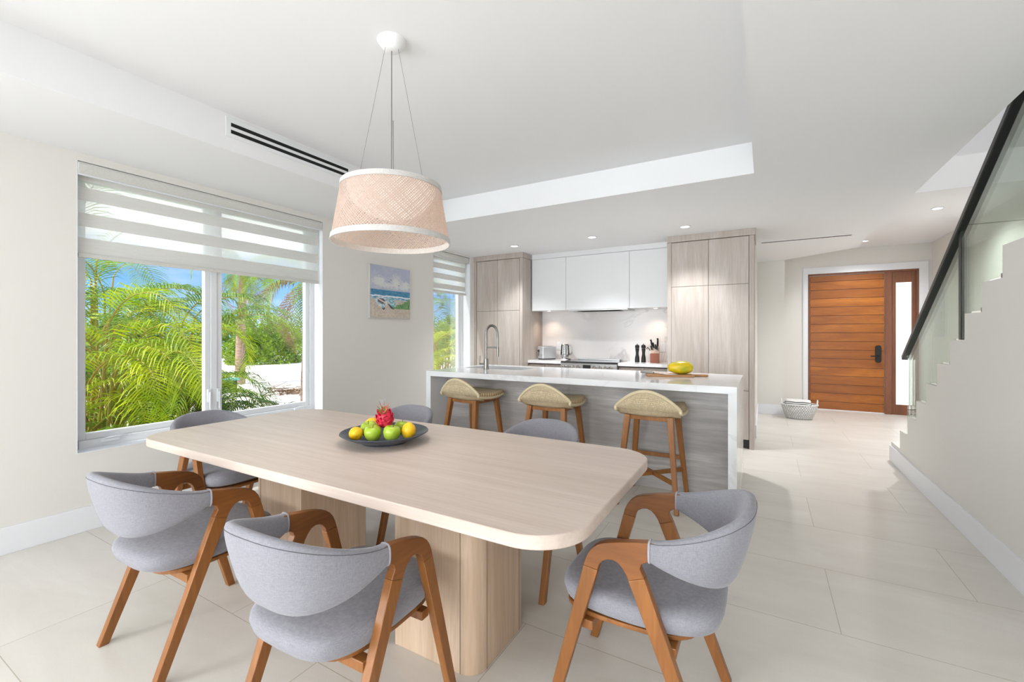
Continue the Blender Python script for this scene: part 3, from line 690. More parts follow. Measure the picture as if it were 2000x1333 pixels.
# ================================================================== KITCHEN
KY = 5.55; SPY = 6.22
def tall_cabinet(name, label, x0, x1, split, lower, side_vis):
    t = thing(name, label, 'cabinet', ((x0+x1)/2, (KY+SPY)/2, 0))
    b = MB(); sw = .045
    b.box(x0, x0+sw if x0 > -3 else x0+.04, KY, SPY, 0, 2.374); b.box(x1-sw, x1, KY, SPY, 0, 2.374)
    b.box(x0+.04, x1-sw, KY+.03, SPY, .10, 2.374)
    b.build('carcass', M['cabwood'], t, bevel=.001)
    B(x0-.0 , x1+.012 if side_vis else x1, KY-.012, SPY-.001, 2.376, CZ-.001).build('crown_panel', M['cabwood'], t, bevel=.001)
    B(x0+.05, x1-sw, KY+.06, KY+.10, 0, .10).build('toe_kick', M['black'], t)
    a0, a1 = x0+.047, x1-sw-.006; mid = (a0+a1)/2
    for (p, q) in ((a0, mid-.002), (mid+.002, a1)):
        rows = [(split+.002, 2.370), (.105, split-.002)] if not lower else [(split+.002, 2.370), (lower+.002, split-.002), (.105, lower-.002)]
        for (z0, z1) in rows:
            B(p, q, KY+.002, KY+.024, z0, z1).build('door', M['cabwood'], t, bevel=.0015)
    return t
tall_cabinet('tall_cabinet', 'tall pale grey oak cabinet in the corner beside the slim window', LW+.001, -3.0, 1.622, None, True)
tall_cabinet('tall_cabinet', 'tall pale grey oak pantry cabinet at the right end of the kitchen', -1.016, -0.100, 1.842, .648, True)
# wall cabinets
UX0, UX1, UY = -2.985, -1.03, 5.82
u = thing('wall_cabinet', 'white handleless wall cabinets above the marble backsplash', 'cabinet', ((UX0+UX1)/2, 6.0, 1.62))
B(UX0, UX1, UY+.022, SPY-.02, 1.622, CZ-.001).build('carcass', M['white_gloss'], u)
B(UX0, UX1, UY-.0, UY+.021, 2.378, CZ-.001).build('filler_panel', M['white_gloss'], u)
for a, b_ in ((UX0, -2.447), (-2.443, -1.547), (-1.543, UX1)): B(a, b_, UY, UY+.02, 1.622, 2.374).build('door', M['white_gloss'], u, bevel=.0015)
rh = thing('range_hood', 'slim steel extractor insert under the middle wall cabinet', 'range hood', (-2.0, 6.0, 1.60))
B(-2.42, -1.57, UY+.01, SPY-.03, 1.606, 1.621).build('hood_body', M['steel'], rh, bevel=.002); B(-2.3, -1.7, UY+.06, SPY-.1, 1.602, 1.606).build('filter', M['dark'], rh)
for x in (-2.80, -1.25):
    l = bpy.data.lights.new('undercabinet_beam', 'SPOT'); l.energy = 5; l.spot_size = R(120); l.spot_blend = 1; l.shadow_soft_size = .03; l.color = (1, .80, .62)
    o = bpy.data.objects.new('undercabinet_beam', l); COL.objects.link(o); o.location = (x, 6.02, 1.60)
    t = thing('cabinet_light', ('small puck light under the left end of the white wall cabinets' if x < -2 else 'small puck light under the right end of the white wall cabinets'), 'light', (x, 6.02, 1.62))
    MB().lathe([(.0001, -.002), (.022, -.002), (.026, 0)], 20, (x, 6.02, 1.622)).build('lens', M['lamp'], t)
bs = MB().box(-2.998, -1.018, SPY-.02, SPY, .902, 1.622).build('backsplash', M['splash']); setp(bs, 'white veined marble backsplash slab behind the stove', 'backsplash')
# base cabinets & counters
def base_cab(label, x0, x1):
    t = thing('base_cabinet', label, 'cabinet', ((x0+x1)/2, 6.0, 0))
    B(x0, x1, 5.76, SPY-.001, .10, .845).build('carcass', M['cabwood'], t); B(x0, x1, 5.79, SPY-.01, 0, .10).build('toe_kick', M['black'], t)
    w = (x1-x0)/2
    for k in range(2): B(x0+w*k+.002, x0+w*(k+1)-.002, 5.738, 5.758, .105, .835).build('door', M['cabwood'], t, bevel=.0015)
    c = B(x0, x1, 5.71, SPY-.021, .862, .902).build('countertop', M['marble']); return c
c1 = base_cab('pale oak base cabinet between the stove and the left tall cabinet', -2.998, -2.475)
setp(c1, 'short white quartz countertop left of the stove under the toaster', 'countertop')
c2 = base_cab('pale oak base cabinet between the stove and the right tall cabinet', -1.665, -1.018)
setp(c2, 'short white quartz countertop right of the stove under the knife block', 'countertop')
# range
r = thing('range_cooker', 'stainless steel range cooker with a row of round knobs', 'stove', (-2.07, 5.95, 0))
B(-2.47, -1.67, 5.72, SPY-.022, .03, .885).build('body', M['steel'], r, bevel=.003)
B(-2.472, -1.668, 5.70, SPY-.022, .885, .905).build('cooktop', M['cooktop'] if 'cooktop' in M else M['steel'], r, bevel=.003)
B(-2.47, -1.67, 5.685, 5.72, .775, .882).build('control_panel', M['steel'], r, bevel=.004)
B(-2.14, -2.03, 5.682, 5.686, .79, .862).build('display', M['black'], r)
B(-2.42, -1.72, 5.695, 5.718, .20, .72).build('oven_door', M['steel'], r, bevel=.004)
MB().tube([(-2.38, 5.655, .70), (-1.76, 5.655, .70)], .012, 12).build('oven_handle', M['steel'], r, smooth=40)
B(-2.38, -1.76, SPY-.10, SPY-.03, .905, .925).build('rear_vent', M['steel'], r, bevel=.003)
for x in (-2.41, -2.345, -2.28, -2.205, -1.975, -1.895, -1.825, -1.755):
    q = MB()
    q.v = []; 
    prof_ = [(.0001, .04), (.020, .04), (.024, .034), (.026, .010), (.030, .004), (.030, 0), (.0001, 0)]
    q.lathe(prof_, 20); q.v = [(x+a, 5.685-c, .826+b_) for a, b_, c in q.v]
    q.build('knob', M['chrome'], r, smooth=35)
M['cooktop'] = plain('black_glass_hob', (60, 60, 62), 0.08)
for o in bpy.data.objects:
    if o.name.startswith('cooktop'): o.data.materials[0] = M['cooktop']

# outlets on backsplash
for x0, lb in ((-2.75, 'pair of white outlet plates on the backsplash behind the kettle'), (-1.23, 'white outlet plate on the backsplash behind the knife block')):
    o_ = thing('backsplash_outlet', lb, 'outlet', (x0, SPY-.02, 1.05))
    B(x0, x0+.075, SPY-.026, SPY-.02, 1.04, 1.16).build('plate', M['trim'], o_, bevel=.002); B(x0+.025, x0+.05, SPY-.028, SPY-.026, 1.06, 1.14).build('socket', M['vinyl'], o_)
# toaster
t = thing('toaster', 'silver two-slot toaster with a black base at the left of the counter', 'toaster', (-2.84, 6.03, .902), R(-32))
MB().prism(rrect(-.078, .078, -.125, .125, .03), .012, .195, 'XY').build('body', M['silver'], t, world=False, smooth=40, bevel=.012, bseg=3)
MB().prism(rrect(-.073, .073, -.12, .12, .03), 0, .014, 'XY').build('base', M['black'], t, world=False)
for x in (-.03, .03): B(x-.012, x+.012, -.10, .10, .190, .1965).build('slot', M['dark'], t, world=False)
B(-.032, -.024, -.131, -.124, .05, .15).build('lever_slot', M['black'], t, world=False); B(-.045, -.012, -.142, -.125, .12, .135).build('lever', M['black'], t, world=False, bevel=.002)
B(.02, .055, -.128, -.124, .05, .075).build('dial', M['chrome'], t, world=False, bevel=.002)
# kettle
t = thing('electric_kettle', 'glass jug kettle with steel lid on a round chrome base', 'kettle', (-2.555, 6.05, .902))
MB().lathe([(.0001, 0), (.082, 0), (.085, .006), (.085, .02), (.07, .03), (.066, .05), (.0001, .05)], 36).build('power_base', M['chrome'], t, world=False, smooth=35)
MB().lathe([(.062, .05), (.066, .06), (.066, .10), (.058, .20), (.056, .215)], 36, uvh=(1, 1)).build('jug', M['clearglass'], t, world=False, smooth=50)
MB().lathe([(.0001, .232), (.05, .23), (.058, .222), (.058, .212), (.0001, .212)], 36).build('lid', M['nickel'], t, world=False, smooth=35)
MB().lathe([(.0001, .05), (.064, .05), (.067, .065), (.064, .075), (.0001, .075)], 36).build('jug_collar', M['steel'], t, world=False, smooth=35)
MB().lathe([(.022, .07), (.022, .21)], 16, uvh=(1, 1)).build('infuser', M['steel'], t, world=False, smooth=50)
MB().tube([(.056, 0, .215), (.095, 0, .21), (.108, 0, .18), (.106, 0, .10), (.066, 0, .075)], .008, 10).build('handle', M['steel'], t, world=False, smooth=50)
# mills
for x, y, lb in ((-1.492, 6.02, 'black turned pepper mill, left one of the pair beside the knife block'), (-1.408, 6.02, 'black turned pepper mill, right one of the pair beside the knife block')):
    t = thing('pepper_mill', lb, 'pepper mill', (x, y, .902), group='black mills on the back counter')
    MB().lathe([(.0001, 0), (.030, 0), (.030, .03), (.028, .06), (.020, .10), (.019, .13), (.025, .17), (.0255, .188), (.0001, .188)], 24).build('body', M['black'], t, world=False, smooth=40)
    MB().lathe([(.0001, .190), (.025, .190), (.029, .20), (.029, .215), (.022, .232), (.0001, .235)], 24).build('head', M['black'], t, world=False, smooth=40)
    MB().lathe([(.0001, .235), (.006, .236), (.007, .244), (.0001, .25)], 12).build('knob', M['black'], t, world=False, smooth=40)
# knife block
kb = thing('knife_block', 'angled wooden knife block with a reddish front', 'knife block', (-1.255, 6.0, .902), R(8))
MB().prism([(-.055, 0), (.135, 0), (.055, .225), (-.055, .14)], -.055, .055, 'YZ').build('body', M['blockwood2'], kb, world=False, bevel=.003)
B(-.056, .056, -.060, -.0545, .002, .125).build('front_panel', M['blockwood'], kb, world=False, bevel=.001)
def knife(loc, rx, ry, rz_, L, label, sc=1.0):
    t = thing('kitchen_knife', label, 'knife', loc, 0, 'knives in the block'); t.rotation_euler = (rx, ry, rz_)
    MB().prism([(-.009, 0), (-.011, .05), (-.008, L*.8), (-.014, L), (.010, L+.004), (.013, L*.7), (.009, 0)], -.007, .007, 'XZ').build('handle', M['black'], t, world=False, bevel=.003)
    B(-.009, .009, -.006, .006, -.008, 0).build('bolster', M['steel'], t, world=False)
    B(-.008, .008, -.0012, .0012, -.04, -.006).build('blade', M['steel'], t, world=False)
kp = [(-.038, .02, .10, 'black handled knife rising highest at the left of the block'), (.030, .025, .115, 'black handled knife rising highest at the right of the block'),
      (-.012, .0, .075, 'black handled knife in the middle row of the block'), (.012, -.015, .06, 'short black knife in the centre of the block'),
      (-.030, -.032, .055, 'small black knife low at the front left of the block'), (.032, -.030, .05, 'small black knife low at the front right of the block')]
for (dx, dy, L, lb) in kp:
    zt = .902+.183+(dy-.0)*.75+.012
    knife((-1.255+dx, 6.0+dy, zt), R(20), R(-8 if dx < 0 else 4), 0, L, lb)
sc_ = thing('kitchen_scissors', 'dark scissors handle poking out of the left side of the knife block', 'scissors', (-1.312, 5.985, 1.06))
MB().tube([(0, 0, 0), (-.02, 0, .03), (-.036, 0, .045), (-.045, 0, .03), (-.038, 0, .018)], .005, 8).build('handle', M['black'], sc_, world=False, smooth=50)
MB().bar((0, 0, -.04), (0, 0, .004), .008).build('blade', M['steel'], sc_, world=False)

# ---- island
IX0, IX1, IY0, IY1, IZ = -3.03, -.17, 3.52, 4.612, .902
i_ = thing('kitchen_island', 'long kitchen island with white waterfall quartz top and grey wood front', 'kitchen island', ((IX0+IX1)/2, 4.06, 0))
SY0, SY1, SX0, SX1 = 4.06, 4.46, -2.93, -2.22
tp = MB(); th = .052
tp.box(IX0, IX1, IY0, SY0, IZ-th, IZ); tp.box(IX0, IX1, SY1, IY1, IZ-th, IZ); tp.box(IX0, SX0, SY0, SY1, IZ-th, IZ); tp.box(SX1, IX1, SY0, SY1, IZ-th, IZ)
tp.build('countertop', M['marble'], i_)
B(IX0, IX0+.057, IY0, IY1, 0, IZ-th-.0005).build('waterfall_panel', M['marble'], i_)
B(IX1-.057, IX1, IY0, IY1, 0, IZ-th-.0005).build('waterfall_panel', M['marble'], i_)
B(IX0+.058, IX1-.058, 3.80, 4.58, 0.0, IZ-th-.24).build('cabinet_body', M['cabwood'], i_)
B(IX0+.058, IX1-.058, 3.79, 3.80, 0.0, IZ-th-.001).build('front_panel', M['cabwoodH'], i_)
B(IX0+.058, IX1-.058, 4.56, 4.585, IZ-th-.24, IZ-th-.001).build('rear_rail', M['cabwood'], i_)
sk = thing('sink', 'undermount dark steel sink in the island top', 'sink', ((SX0+SX1)/2, (SY0+SY1)/2, .68))
s = MB(); g = .004
s.box(SX0-g, SX1+g, SY0-g, SY1+g, .67, .68); s.box(SX0-.01, SX0-g+.004, SY0, SY1, .68, IZ-th); s.box(SX1, SX1+.01, SY0, SY1, .68, IZ-th)
s.box(SX0, SX1, SY0-.01, SY0, .68, IZ-th); s.box(SX0, SX1, SY1, SY1+.01, .68, IZ-th)
s.build('basin', M['darksteel'] if 'darksteel' in M else M['steel'], sk)
MB().lathe([(.0001, .004), (.04, .004), (.045, 0)], 24, ((SX0+SX1)/2, 4.28, .68)).build('drain', M['chrome'], sk)
# faucet
FX, FY = -2.597, 3.985
fa = thing('faucet', 'tall spring-neck pull-down kitchen faucet in brushed nickel', 'faucet', (FX, FY, IZ))
MB().lathe([(.0001, 0), (.030, 0), (.030, .004), (.026, .008), (.026, .10), (.024, .115), (.0001, .118)], 24).build('base', M['nickel'], fa, world=False, smooth=35)
arc = [(0, 0, .11), (0, 0, .34)]
for k in range(0, 13):
    t_ = PI*k/12; arc.append((.065*(1-math.cos(t_)), .01*(1-math.cos(t_)), .385+.085*math.sin(t_)))
arc.append((.133, .02, .34))
MB().tube([(0, 0, .10), (0, 0, .39)], .012, 12).build('neck', M['nickel'], fa, world=False, smooth=50)
MB().tube(arc[1:], .008, 10).build('hose', M['nickel'], fa, world=False, smooth=60)
# spring coil
pl = [Vector(p) for p in arc[1:]]; cum = [0]
for a, b_ in zip(pl[:-1], pl[1:]): cum.append(cum[-1]+(b_-a).length)
coil = []; turns = 34; N = turns*8
for k in range(N+1):
    sL = cum[-1]*k/N; j = 0
    while j < len(cum)-2 and cum[j+1] < sL: j += 1
    f_ = (sL-cum[j])/(cum[j+1]-cum[j]); p = pl[j].lerp(pl[j+1], f_); dd = (pl[j+1]-pl[j]).normalized()
    a = Vector((0, 1, 0)); b_ = dd.cross(a).normalized(); th_ = 2*PI*turns*k/N
    coil.append(p+(a*math.cos(th_)+b_*math.sin(th_))*.0125)
MB().tube(coil, .0028, 5).build('spring', M['nickel'], fa, world=False, smooth=60)
MB().tube([(.133, .02, .345), (.133, .02, .24)], .010, 12).build('spray_holder', M['nickel'], fa, world=False, smooth=50)
MB().tube([(.133, .02, .24), (.134, .02, .225), (.134, .02, .135)], [.013, .0155, .012], 12).build('spray_head', M['nickel'], fa, world=False, smooth=50)
MB().tube([(0, 0, .235), (.133, .02, .235)], .008, 10).build('support_arm', M['nickel'], fa, world=False, smooth=50)
h = MB(); h.tube([(-.02, 0, .055), (-.085, 0, .055)], .010, 10); h.tube([(-.083, 0, .052), (-.083, 0, .145)], .007, 10)
h.build('lever_handle', M['nickel'], fa, world=False, smooth=50)
M['darksteel'] = plain('dark_steel', (84, 84, 86), 0.5, 0.6)
for o in bpy.data.objects:
    if o.name.startswith('basin'): o.data.materials[0] = M['darksteel']

# ---- cutting board, knife, papaya
bd = thing('cutting_board', 'long acacia cutting board with a handle on the island', 'cutting board', (-.735, 4.16, IZ), R(17))
MB().prism(rrect(-.21, .19, -.105, .105, .02), 0, .020, 'XY').build('board', M['boardwood'], bd, world=False, smooth=40, bevel=.004)
MB().prism(rrect(.185, .315, -.022, .022, .015), 0.002, .020, 'XY').build('handle', M['boardwood'], bd, world=False, smooth=40, bevel=.004)
kn = thing('chef_knife', 'large chef knife lying across the cutting board beside the papaya', 'knife', (-.86, 4.10, IZ+.0245), R(-14))
MB().prism([(-.01, -.022), (.10, -.020), (.19, -.004), (.21, .012), (.10, .018), (-.01, .018)], 0, .0022, 'XY').build('blade', M['chrome'], kn, world=False)
MB().prism(rrect(-.135, -.008, -.013, .014, .008), -.004, .014, 'XY').build('handle', M['nickel'], kn, world=False, smooth=40, bevel=.004)
pa = thing('papaya', 'ripe yellow papaya with green streaks on the cutting board', 'papaya', (-.655, 4.19, IZ+.0205), R(20))
pr = []
for k in range(17):
    a = PI*k/16; x = -math.cos(a); rr = math.sin(a)**.75*(.058+.006*x)
    pr.append((max(rr, .0001), x*.108))
q = MB().lathe(pr, 28)
nv = []
for (x, y, z) in q.v:
    an = math.atan2(y, x); k = 1+.035*math.cos(5*an); nv.append((z, x*k, y*k+.057))
q.v = nv; q.build('fruit', M['papaya'], pa, world=False, smooth=80)
MB().lathe([(.0001, 0), (.007, 0), (.005, .010), (.0001, .011)], 10).build('stem', M['stem'], pa, world=False).location = (.104, 0, .057)

# ================================================================== DINING TABLE
TX0, TX1, TY0, TY1, TZ, TT = -2.875, -.43, 1.030, 2.060, .745, .040
tb = thing('dining_table', 'long limed oak dining table with rounded corners on two block pedestals', 'dining table', (-1.65, 1.545, 0))
MB().prism(rrect(TX0, TX1, TY0, TY1, .17, 14), TZ-TT, TZ, 'XY').build('tabletop', M['tabletop'], tb, smooth=30, bevel=.004)
def pedestal(x0, x1, rounded_right):
    y0, y1 = 1.345, 1.745; r_ = .072
    w = (0, 1, 1, 0) if rounded_right else (1, 0, 0, 1)
    MB().prism(rrect(x0, x1, y0, y1, r_, 10, w), .0, TZ-TT-.0005, 'XY').build('pedestal', M['tableleg'], tb, smooth=30, bevel=.002)
    g = MB(); e1 = .0006; wd_ = .0022
    if rounded_right:
        g.box(x1-r_-wd_, x1-r_, y0-e1, y0+.001, .001, TZ-TT-.002); g.box(x1-.001, x1+e1, y0+r_, y0+r_+wd_, .001, TZ-TT-.002)
        g.box(x1-.001, x1+e1, y1-r_-wd_, y1-r_, .001, TZ-TT-.002)
    else:
        g.box(x0+r_, x0+r_+wd_, y0-e1, y0+.001, .001, TZ-TT-.002)
    g.build('panel_seam', M['seam'], tb)
M['seam'] = plain('pedestal_seam_brown', (96, 74, 56), 0.8)  # dark brown of the narrow pedestal joint strips
pedestal(-1.325, -.920, True); pedestal(-2.345, -1.940, False)

# ---- dining chair (local: front +y)
def arc_pts(cx, cy, r, a0, a1, n):
    return [(cx+r*math.cos(R(a0+(a1-a0)*k/n)), cy+r*math.sin(R(a0+(a1-a0)*k/n))) for k in range(n+1)]
def make_chair():
    t = thing('dining_chair', '', 'chair')
    HX = .245; TH = .030
    # side profile (y,z)
    outer_top = [(-.080, .663), (-.066, .662), (.02, .645), (.068, .632), (.092, .622), (.110, .608), (.124, .590), (.134, .568), (.141, .545)]
    front_cut = [(.141, .545), (.094, .540)]
    arch = [(.094, .540), (.090, .556), (.080, .571), (.064, .581), (.046, .584), (.030, .579), (.016, .566), (.004, .548), (-.002, .533)]
    back_notch = [(-.050, .552), (-.037, .578), (-.042, .592), (-.055, .601), (-.070, .604), (-.080, .604)]
    armp = outer_top + arch + back_notch
    frontp = [(.141, .545), (.094, .540), (.250, .0), (.283, .0)]
    backp = [(-.002, .533), (-.050, .552), (-.256, .0), (-.222, .0)]
    for s_ in (-1, 1):
        x0, x1 = (HX-TH, HX) if s_ > 0 else (-HX, -HX+TH)
        MB().prism(armp, x0, x1, 'YZ').build('armrest', M['chairwoodY'], t, world=False, smooth=35, bevel=.0028, bseg=3)
        MB().prism(frontp, x0, x1, 'YZ').build('leg', M['chairwood'], t, world=False, smooth=35, bevel=.0028, bseg=3)
        MB().prism(backp, x0, x1, 'YZ').build('leg', M['chairwood'], t, world=False, smooth=35, bevel=.0028, bseg=3)
    # seat
    def seat_fn(zlo, zhi, sc):
        pts = []
        for k in range(48):
            a = 2*PI*k/48; ca, sa = math.cos(a), math.sin(a); e_ = .52
            x = .224*abs(ca)**e_*(1 if ca >= 0 else -1); y = (.262 if sa >= 0 else .255)*abs(sa)**e_*(1 if sa >= 0 else -1)
            x *= 1.0 - .05*(y < 0)*abs(y)/.255
            pts.append((x*sc, y*sc))
        return pts
    sm = MB(); lay = [(.74, .368), (.88, .370), (.965, .382), (1.0, .408), (.985, .428), (.93, .441), (.80, .448), (.55, .450), (.25, .448), (.0001, .447)]
    i0 = 0
    for sc, z in lay:
        for (x, y) in seat_fn(0, 0, sc): sm.v.append((x, y, z + .010*(y/.255)**2*(sc) + .006*(x/.22)**2))
    for k in range(len(lay)-1):
        for j in range(48): j2 = (j+1) % 48; sm.face([k*48+j, k*48+j2, (k+1)*48+j2, (k+1)*48+j])
    sm.face(list(range(47, -1, -1)))
    sm.build('seat', M['fabric'], t, world=False, smooth=70)
    bd_ = MB().prism([(x*.88, y*.86+.026) for x, y in seat_fn(0, 0, 1)], .354, .369, 'XY'); bd_.build('seat_board', M['chairwood'], t, world=False, smooth=30, bevel=.003)
    B(-HX+TH-.001, HX-TH+.001, -.135, -.100, .322, .3545).build('rail', M['chairwood'], t, world=False, bevel=.003)
    B(-HX+TH-.001, HX-TH+.001, .120, .155, .325, .3545).build('rail', M['chairwood'], t, world=False, bevel=.003)
    # backrest
    n = 44; SEC = 20
    bm_ = MB(); seam = []; ends = {}
    def frame(s):
        ph = s*PI/2; c = max(math.cos(ph), 0.0); sn = math.sin(ph)
        xt = .2305*math.copysign(abs(sn)**.72, sn) if s else 0.0; yt = -.064-.262*c**.80
        zt = .664+.092*c**1.1; zb = .602-.084*c**.75
        lean = .060*c
        # plan normal
        xb = xt*(1-.10*c); yb = yt+lean
        return xt, yt, zt, xb, yb, zb, c, sn
    for k in range(n+1):
        s = -1+2*k/n; s = math.copysign(abs(s)**.9, s)
        xt, yt, zt, xb, yb, zb, c, sn = frame(s)
        nrm = Vector((sn*1.0, -c*1.0-.0001, 0)); 
        if abs(s) > .97: nrm = Vector((math.copysign(1, s), 0, 0))
        nrm.normalize(); hw = .0195+.004*c
        T_ = Vector((xt, yt, zt)); Bq = Vector((xb, yb, zb)); up = (T_-Bq); H = up.length; upn = up.normalized(); mid = (T_+Bq)/2
        for j in range(SEC):
            a = 2*PI*j/SEC; ca, sa = math.cos(a), math.sin(a)
            px = hw*math.copysign(abs(ca)**.6, ca); pz = (H/2)*math.copysign(abs(sa)**.72, sa)
            bulge = 1+.10*c*(1-sa*sa)
            bm_.v.append(tuple(mid + nrm*px*bulge + upn*pz))
            if j == 3: seam.append(mid+nrm*(px*bulge+.0005)+upn*pz)
        ends[k] = [Vector(v_) for v_ in bm_.v[-SEC:]]
    for k in range(n):
        for j in range(SEC): j2 = (j+1) % SEC; bm_.face([k*SEC+j, k*SEC+j2, (k+1)*SEC+j2, (k+1)*SEC+j])
    bm_.face(list(range(SEC))); bm_.face([n*SEC+j for j in range(SEC-1, -1, -1)])
    br_ = bm_.build('backrest', M['fabric'], t, world=False, smooth=70)
    for k in (0, n):
        ring = ends[k]; c0 = sum(ring, Vector())/SEC
        pts = [c0+(p-c0)*1.03 for p in ring]; pts.append(pts[0]); MB().tube(pts, .0034, 6, cap=False).build('piping', M['piping'], br_, world=False, smooth=60)
    MB().tube(seam, .0010, 4).build('seam', M['stitch'], br_, world=False)
    return t
proto = make_chair()
CH = [(-.360, 1.578, 90, 'grey upholstered dining chair at the right end of the table'),
      (-1.200, 1.000, 1.5, 'grey upholstered dining chair on the near side of the table, right one of the two'),
      (-2.140, .985, 0.6, 'grey upholstered dining chair on the near side of the table, left one of the two'),
      (-3.000, 1.560, -90, 'grey upholstered dining chair at the left end of the table under the big window'),
      (-2.230, 2.165, 180, 'grey upholstered dining chair on the far side of the table, behind the fruit bowl'),
      (-1.145, 2.160, 180, 'grey upholstered dining chair on the far side, in front of the bar stools')]
for k, (x, y, a, lb) in enumerate(CH):
    o = proto if k == 0 else copy_tree(proto)
    o.location = (x, y, 0); o.rotation_euler = (0, 0, R(a)); o['label'] = lb; o['group'] = 'dining chairs around the table'

# ---- bar stool (local: front +y toward island)
def make_stool():
    t = thing('bar_stool', '', 'bar stool')
    def surf(u, v):
        # v: 0 front .. 1 back rim ; u 0..1 left..right
        a = (u-.5)*2
        hw = .235*(1-.10*max(0, (.25-v)/.25)**2)
        y_f = .215-.02*a*a
        hump = .146*max(math.cos(a*PI/2), 0)**.85+.022
        if v < .62:
            q = v/.62; y = y_f+(-.165-y_f)*q; z = .700-.018*math.sin(q*PI)+.012*a*a
        else:
            q = (v-.62)/.38; y = -.165-(.072)*math.sin(q*PI/2)+.05*a*a*q; z = .700+.012*a*a+hump*(1-math.cos(q*PI/2)) if hump else .7
            z = .700+.012*a*a+(hump)*(q**1.6)
        x = hw*a*(1-.16*max(0, v-.75)/.25*0)
        return (x, y, z)
    st_ = MB().grid(surf, 28, 22)
    # underside shell: solidify to get thickness
    o = st_.build('seat', M['rattan'], t, world=False, smooth=80); md = o.modifiers.new('solid', 'SOLIDIFY'); md.thickness = .034; md.offset = 1 if False else -1
    # outer lower skirt at the back, woven face down to the frame
    def skirt(u, v):
        a = (u-.5)*2; p = surf(u, 1.0); yb = -.150+.05*a*a; zb = .668
        q = v; return (p[0]*(1-.04*q), (p[1]-.002)*(1-q)+(yb)*q-.016*math.sin(q*PI), p[2]*(1-q)+zb*q)
    MB().grid(skirt, 28, 10).build('back_shell', M['rattan'], t, world=False, smooth=80, solid=.012)
    rim = [surf(k/40, 1.0) for k in range(41)]; rim2 = [surf(1, 1-k/14) for k in range(1, 15)]; rim3 = [surf(1-k/20, 0) for k in range(1, 21)]; rim4 = [surf(0, k/14) for k in range(1, 15)]
    MB().tube([Vector(p)+Vector((0, 0, -.008)) for p in rim+rim2+rim3+rim4], .013, 8, cap=False).build('rim', M['rattan_rim'], t, world=False, smooth=60)
    fr = MB(); 
    for (p0, p1) in (((-.15, -.135), (.15, -.135)), ((-.15, .15), (.15, .15)), ((-.15, -.135), (-.15, .15)), ((.15, -.135), (.15, .15))):
        fr.bar((p0[0], p0[1], .650), (p1[0], p1[1], .650), .020, .020, (0, 0, 1), .030, .030)
    fr.build('seat_frame', M['stoolwood'], t, world=False, bevel=.002)
    tops = {(-1, -1): (-.155, -.140), (1, -1): (.155, -.140), (-1, 1): (-.155, .155), (1, 1): (.155, .155)}
    feet = {(-1, -1): (-.215, -.235), (1, -1): (.215, -.235), (-1, 1): (-.215, .235), (1, 1): (.215, .235)}
    def lp(k, z):
        f_ = 1-z/.668; return (tops[k][0]+(feet[k][0]-tops[k][0])*f_, tops[k][1]+(feet[k][1]-tops[k][1])*f_, z)
    for k in tops:
        MB().bar(lp(k, .668), lp(k, 0), .044, .030).build('leg', M['stoolwood'], t, world=False, bevel=.003)
    MB().bar(lp((-1, 1), .30), lp((1, 1), .30), .022, .022, (0, 0, 1), .032, .032).build('footrest', M['stoolwood'], t, world=False, bevel=.002)
    MB().bar(lp((-1, -1), .205), lp((1, 1), .205), .020, .020, (0, 0, 1), .030, .030).build('cross_stretcher', M['stoolwood'], t, world=False, bevel=.002)
    MB().bar(lp((1, -1), .206), lp((-1, 1), .206), .020, .020, (0, 0, 1), .0305, .0305).build('cross_stretcher', M['stoolwood'], t, world=False, bevel=.002)
    return t
ps = make_stool()
for k, (x, y, a, lb) in enumerate([(-.752, 3.515, 0, 'wicker seat bar stool at the island, nearest the cutting board'),
                                   (-1.590, 3.515, -1, 'wicker seat bar stool at the island, middle of the row'),
                                   (-2.440, 3.515, -7, 'wicker seat bar stool at the island, nearest the sink and window')]):
    o = ps if k == 0 else copy_tree(ps)
    o.location = (x, y, 0); o.rotation_euler = (0, 0, R(a)); o['label'] = lb; o['group'] = 'bar stools along the island'

# ---- fruit bowl
BX, BY = -1.640, 1.595
bw = thing('fruit_bowl', 'wide shallow slate-glazed bowl of fruit on the dining table', 'bowl', (BX, BY, TZ+.0005))
MB().lathe([(.0001, .004), (.105, .0), (.112, .0), (.115, .006), (.16, .022), (.205, .044), (.213, .050), (.211, .053), (.200, .048), (.155, .029), (.105, .014), (.0001, .011)], 64).build('dish', M['bowl'], bw, world=False, smooth=45)
RV = Vector((.868, .496, 0)); CV = Vector((.496, -.868, 0))
def bpos(r_, c_, z): return tuple(Vector((BX, BY, TZ+z))+RV*r_+CV*c_)
def apple(pos, tilt, lb, s=1.0):
    t = thing('apple', lb, 'apple', pos, 0, 'green apples in the bowl'); t.rotation_euler = tilt
    pr = [(.0001, -.030), (.012, -.034), (.024, -.032), (.035, -.018), (.041, .002), (.040, .018), (.032, .031), (.020, .035), (.009, .031), (.0001, .024)]
    MB().lathe([(r_*s, z*s) for r_, z in pr], 28).build('flesh', M['apple'], t, world=False, smooth=80)
    MB().tube([(0, 0, .022*s), (.002, .001, .036*s), (.005, .002, .044*s)], .0015, 6).build('stalk', M['stem'], t, world=False)
def lemon(pos, tilt, lb, s=1.0):
    t = thing('lemon', lb, 'lemon', pos, 0, 'lemons in the bowl'); t.rotation_euler = tilt
    pr = [(.0001, -.044), (.008, -.043), (.013, -.037), (.025, -.026), (.032, -.008), (.033, .008), (.027, .024), (.014, .036), (.008, .041), (.0001, .042)]
    MB().lathe([(r_*s, z*s) for r_, z in pr], 26).build('rind', M['lemon'], t, world=False, smooth=80)
apple(bpos(-.036, .075, .058), (R(8), R(5), 0), 'shiny green apple at the front centre left of the bowl, below the dragon fruit', 1.0)
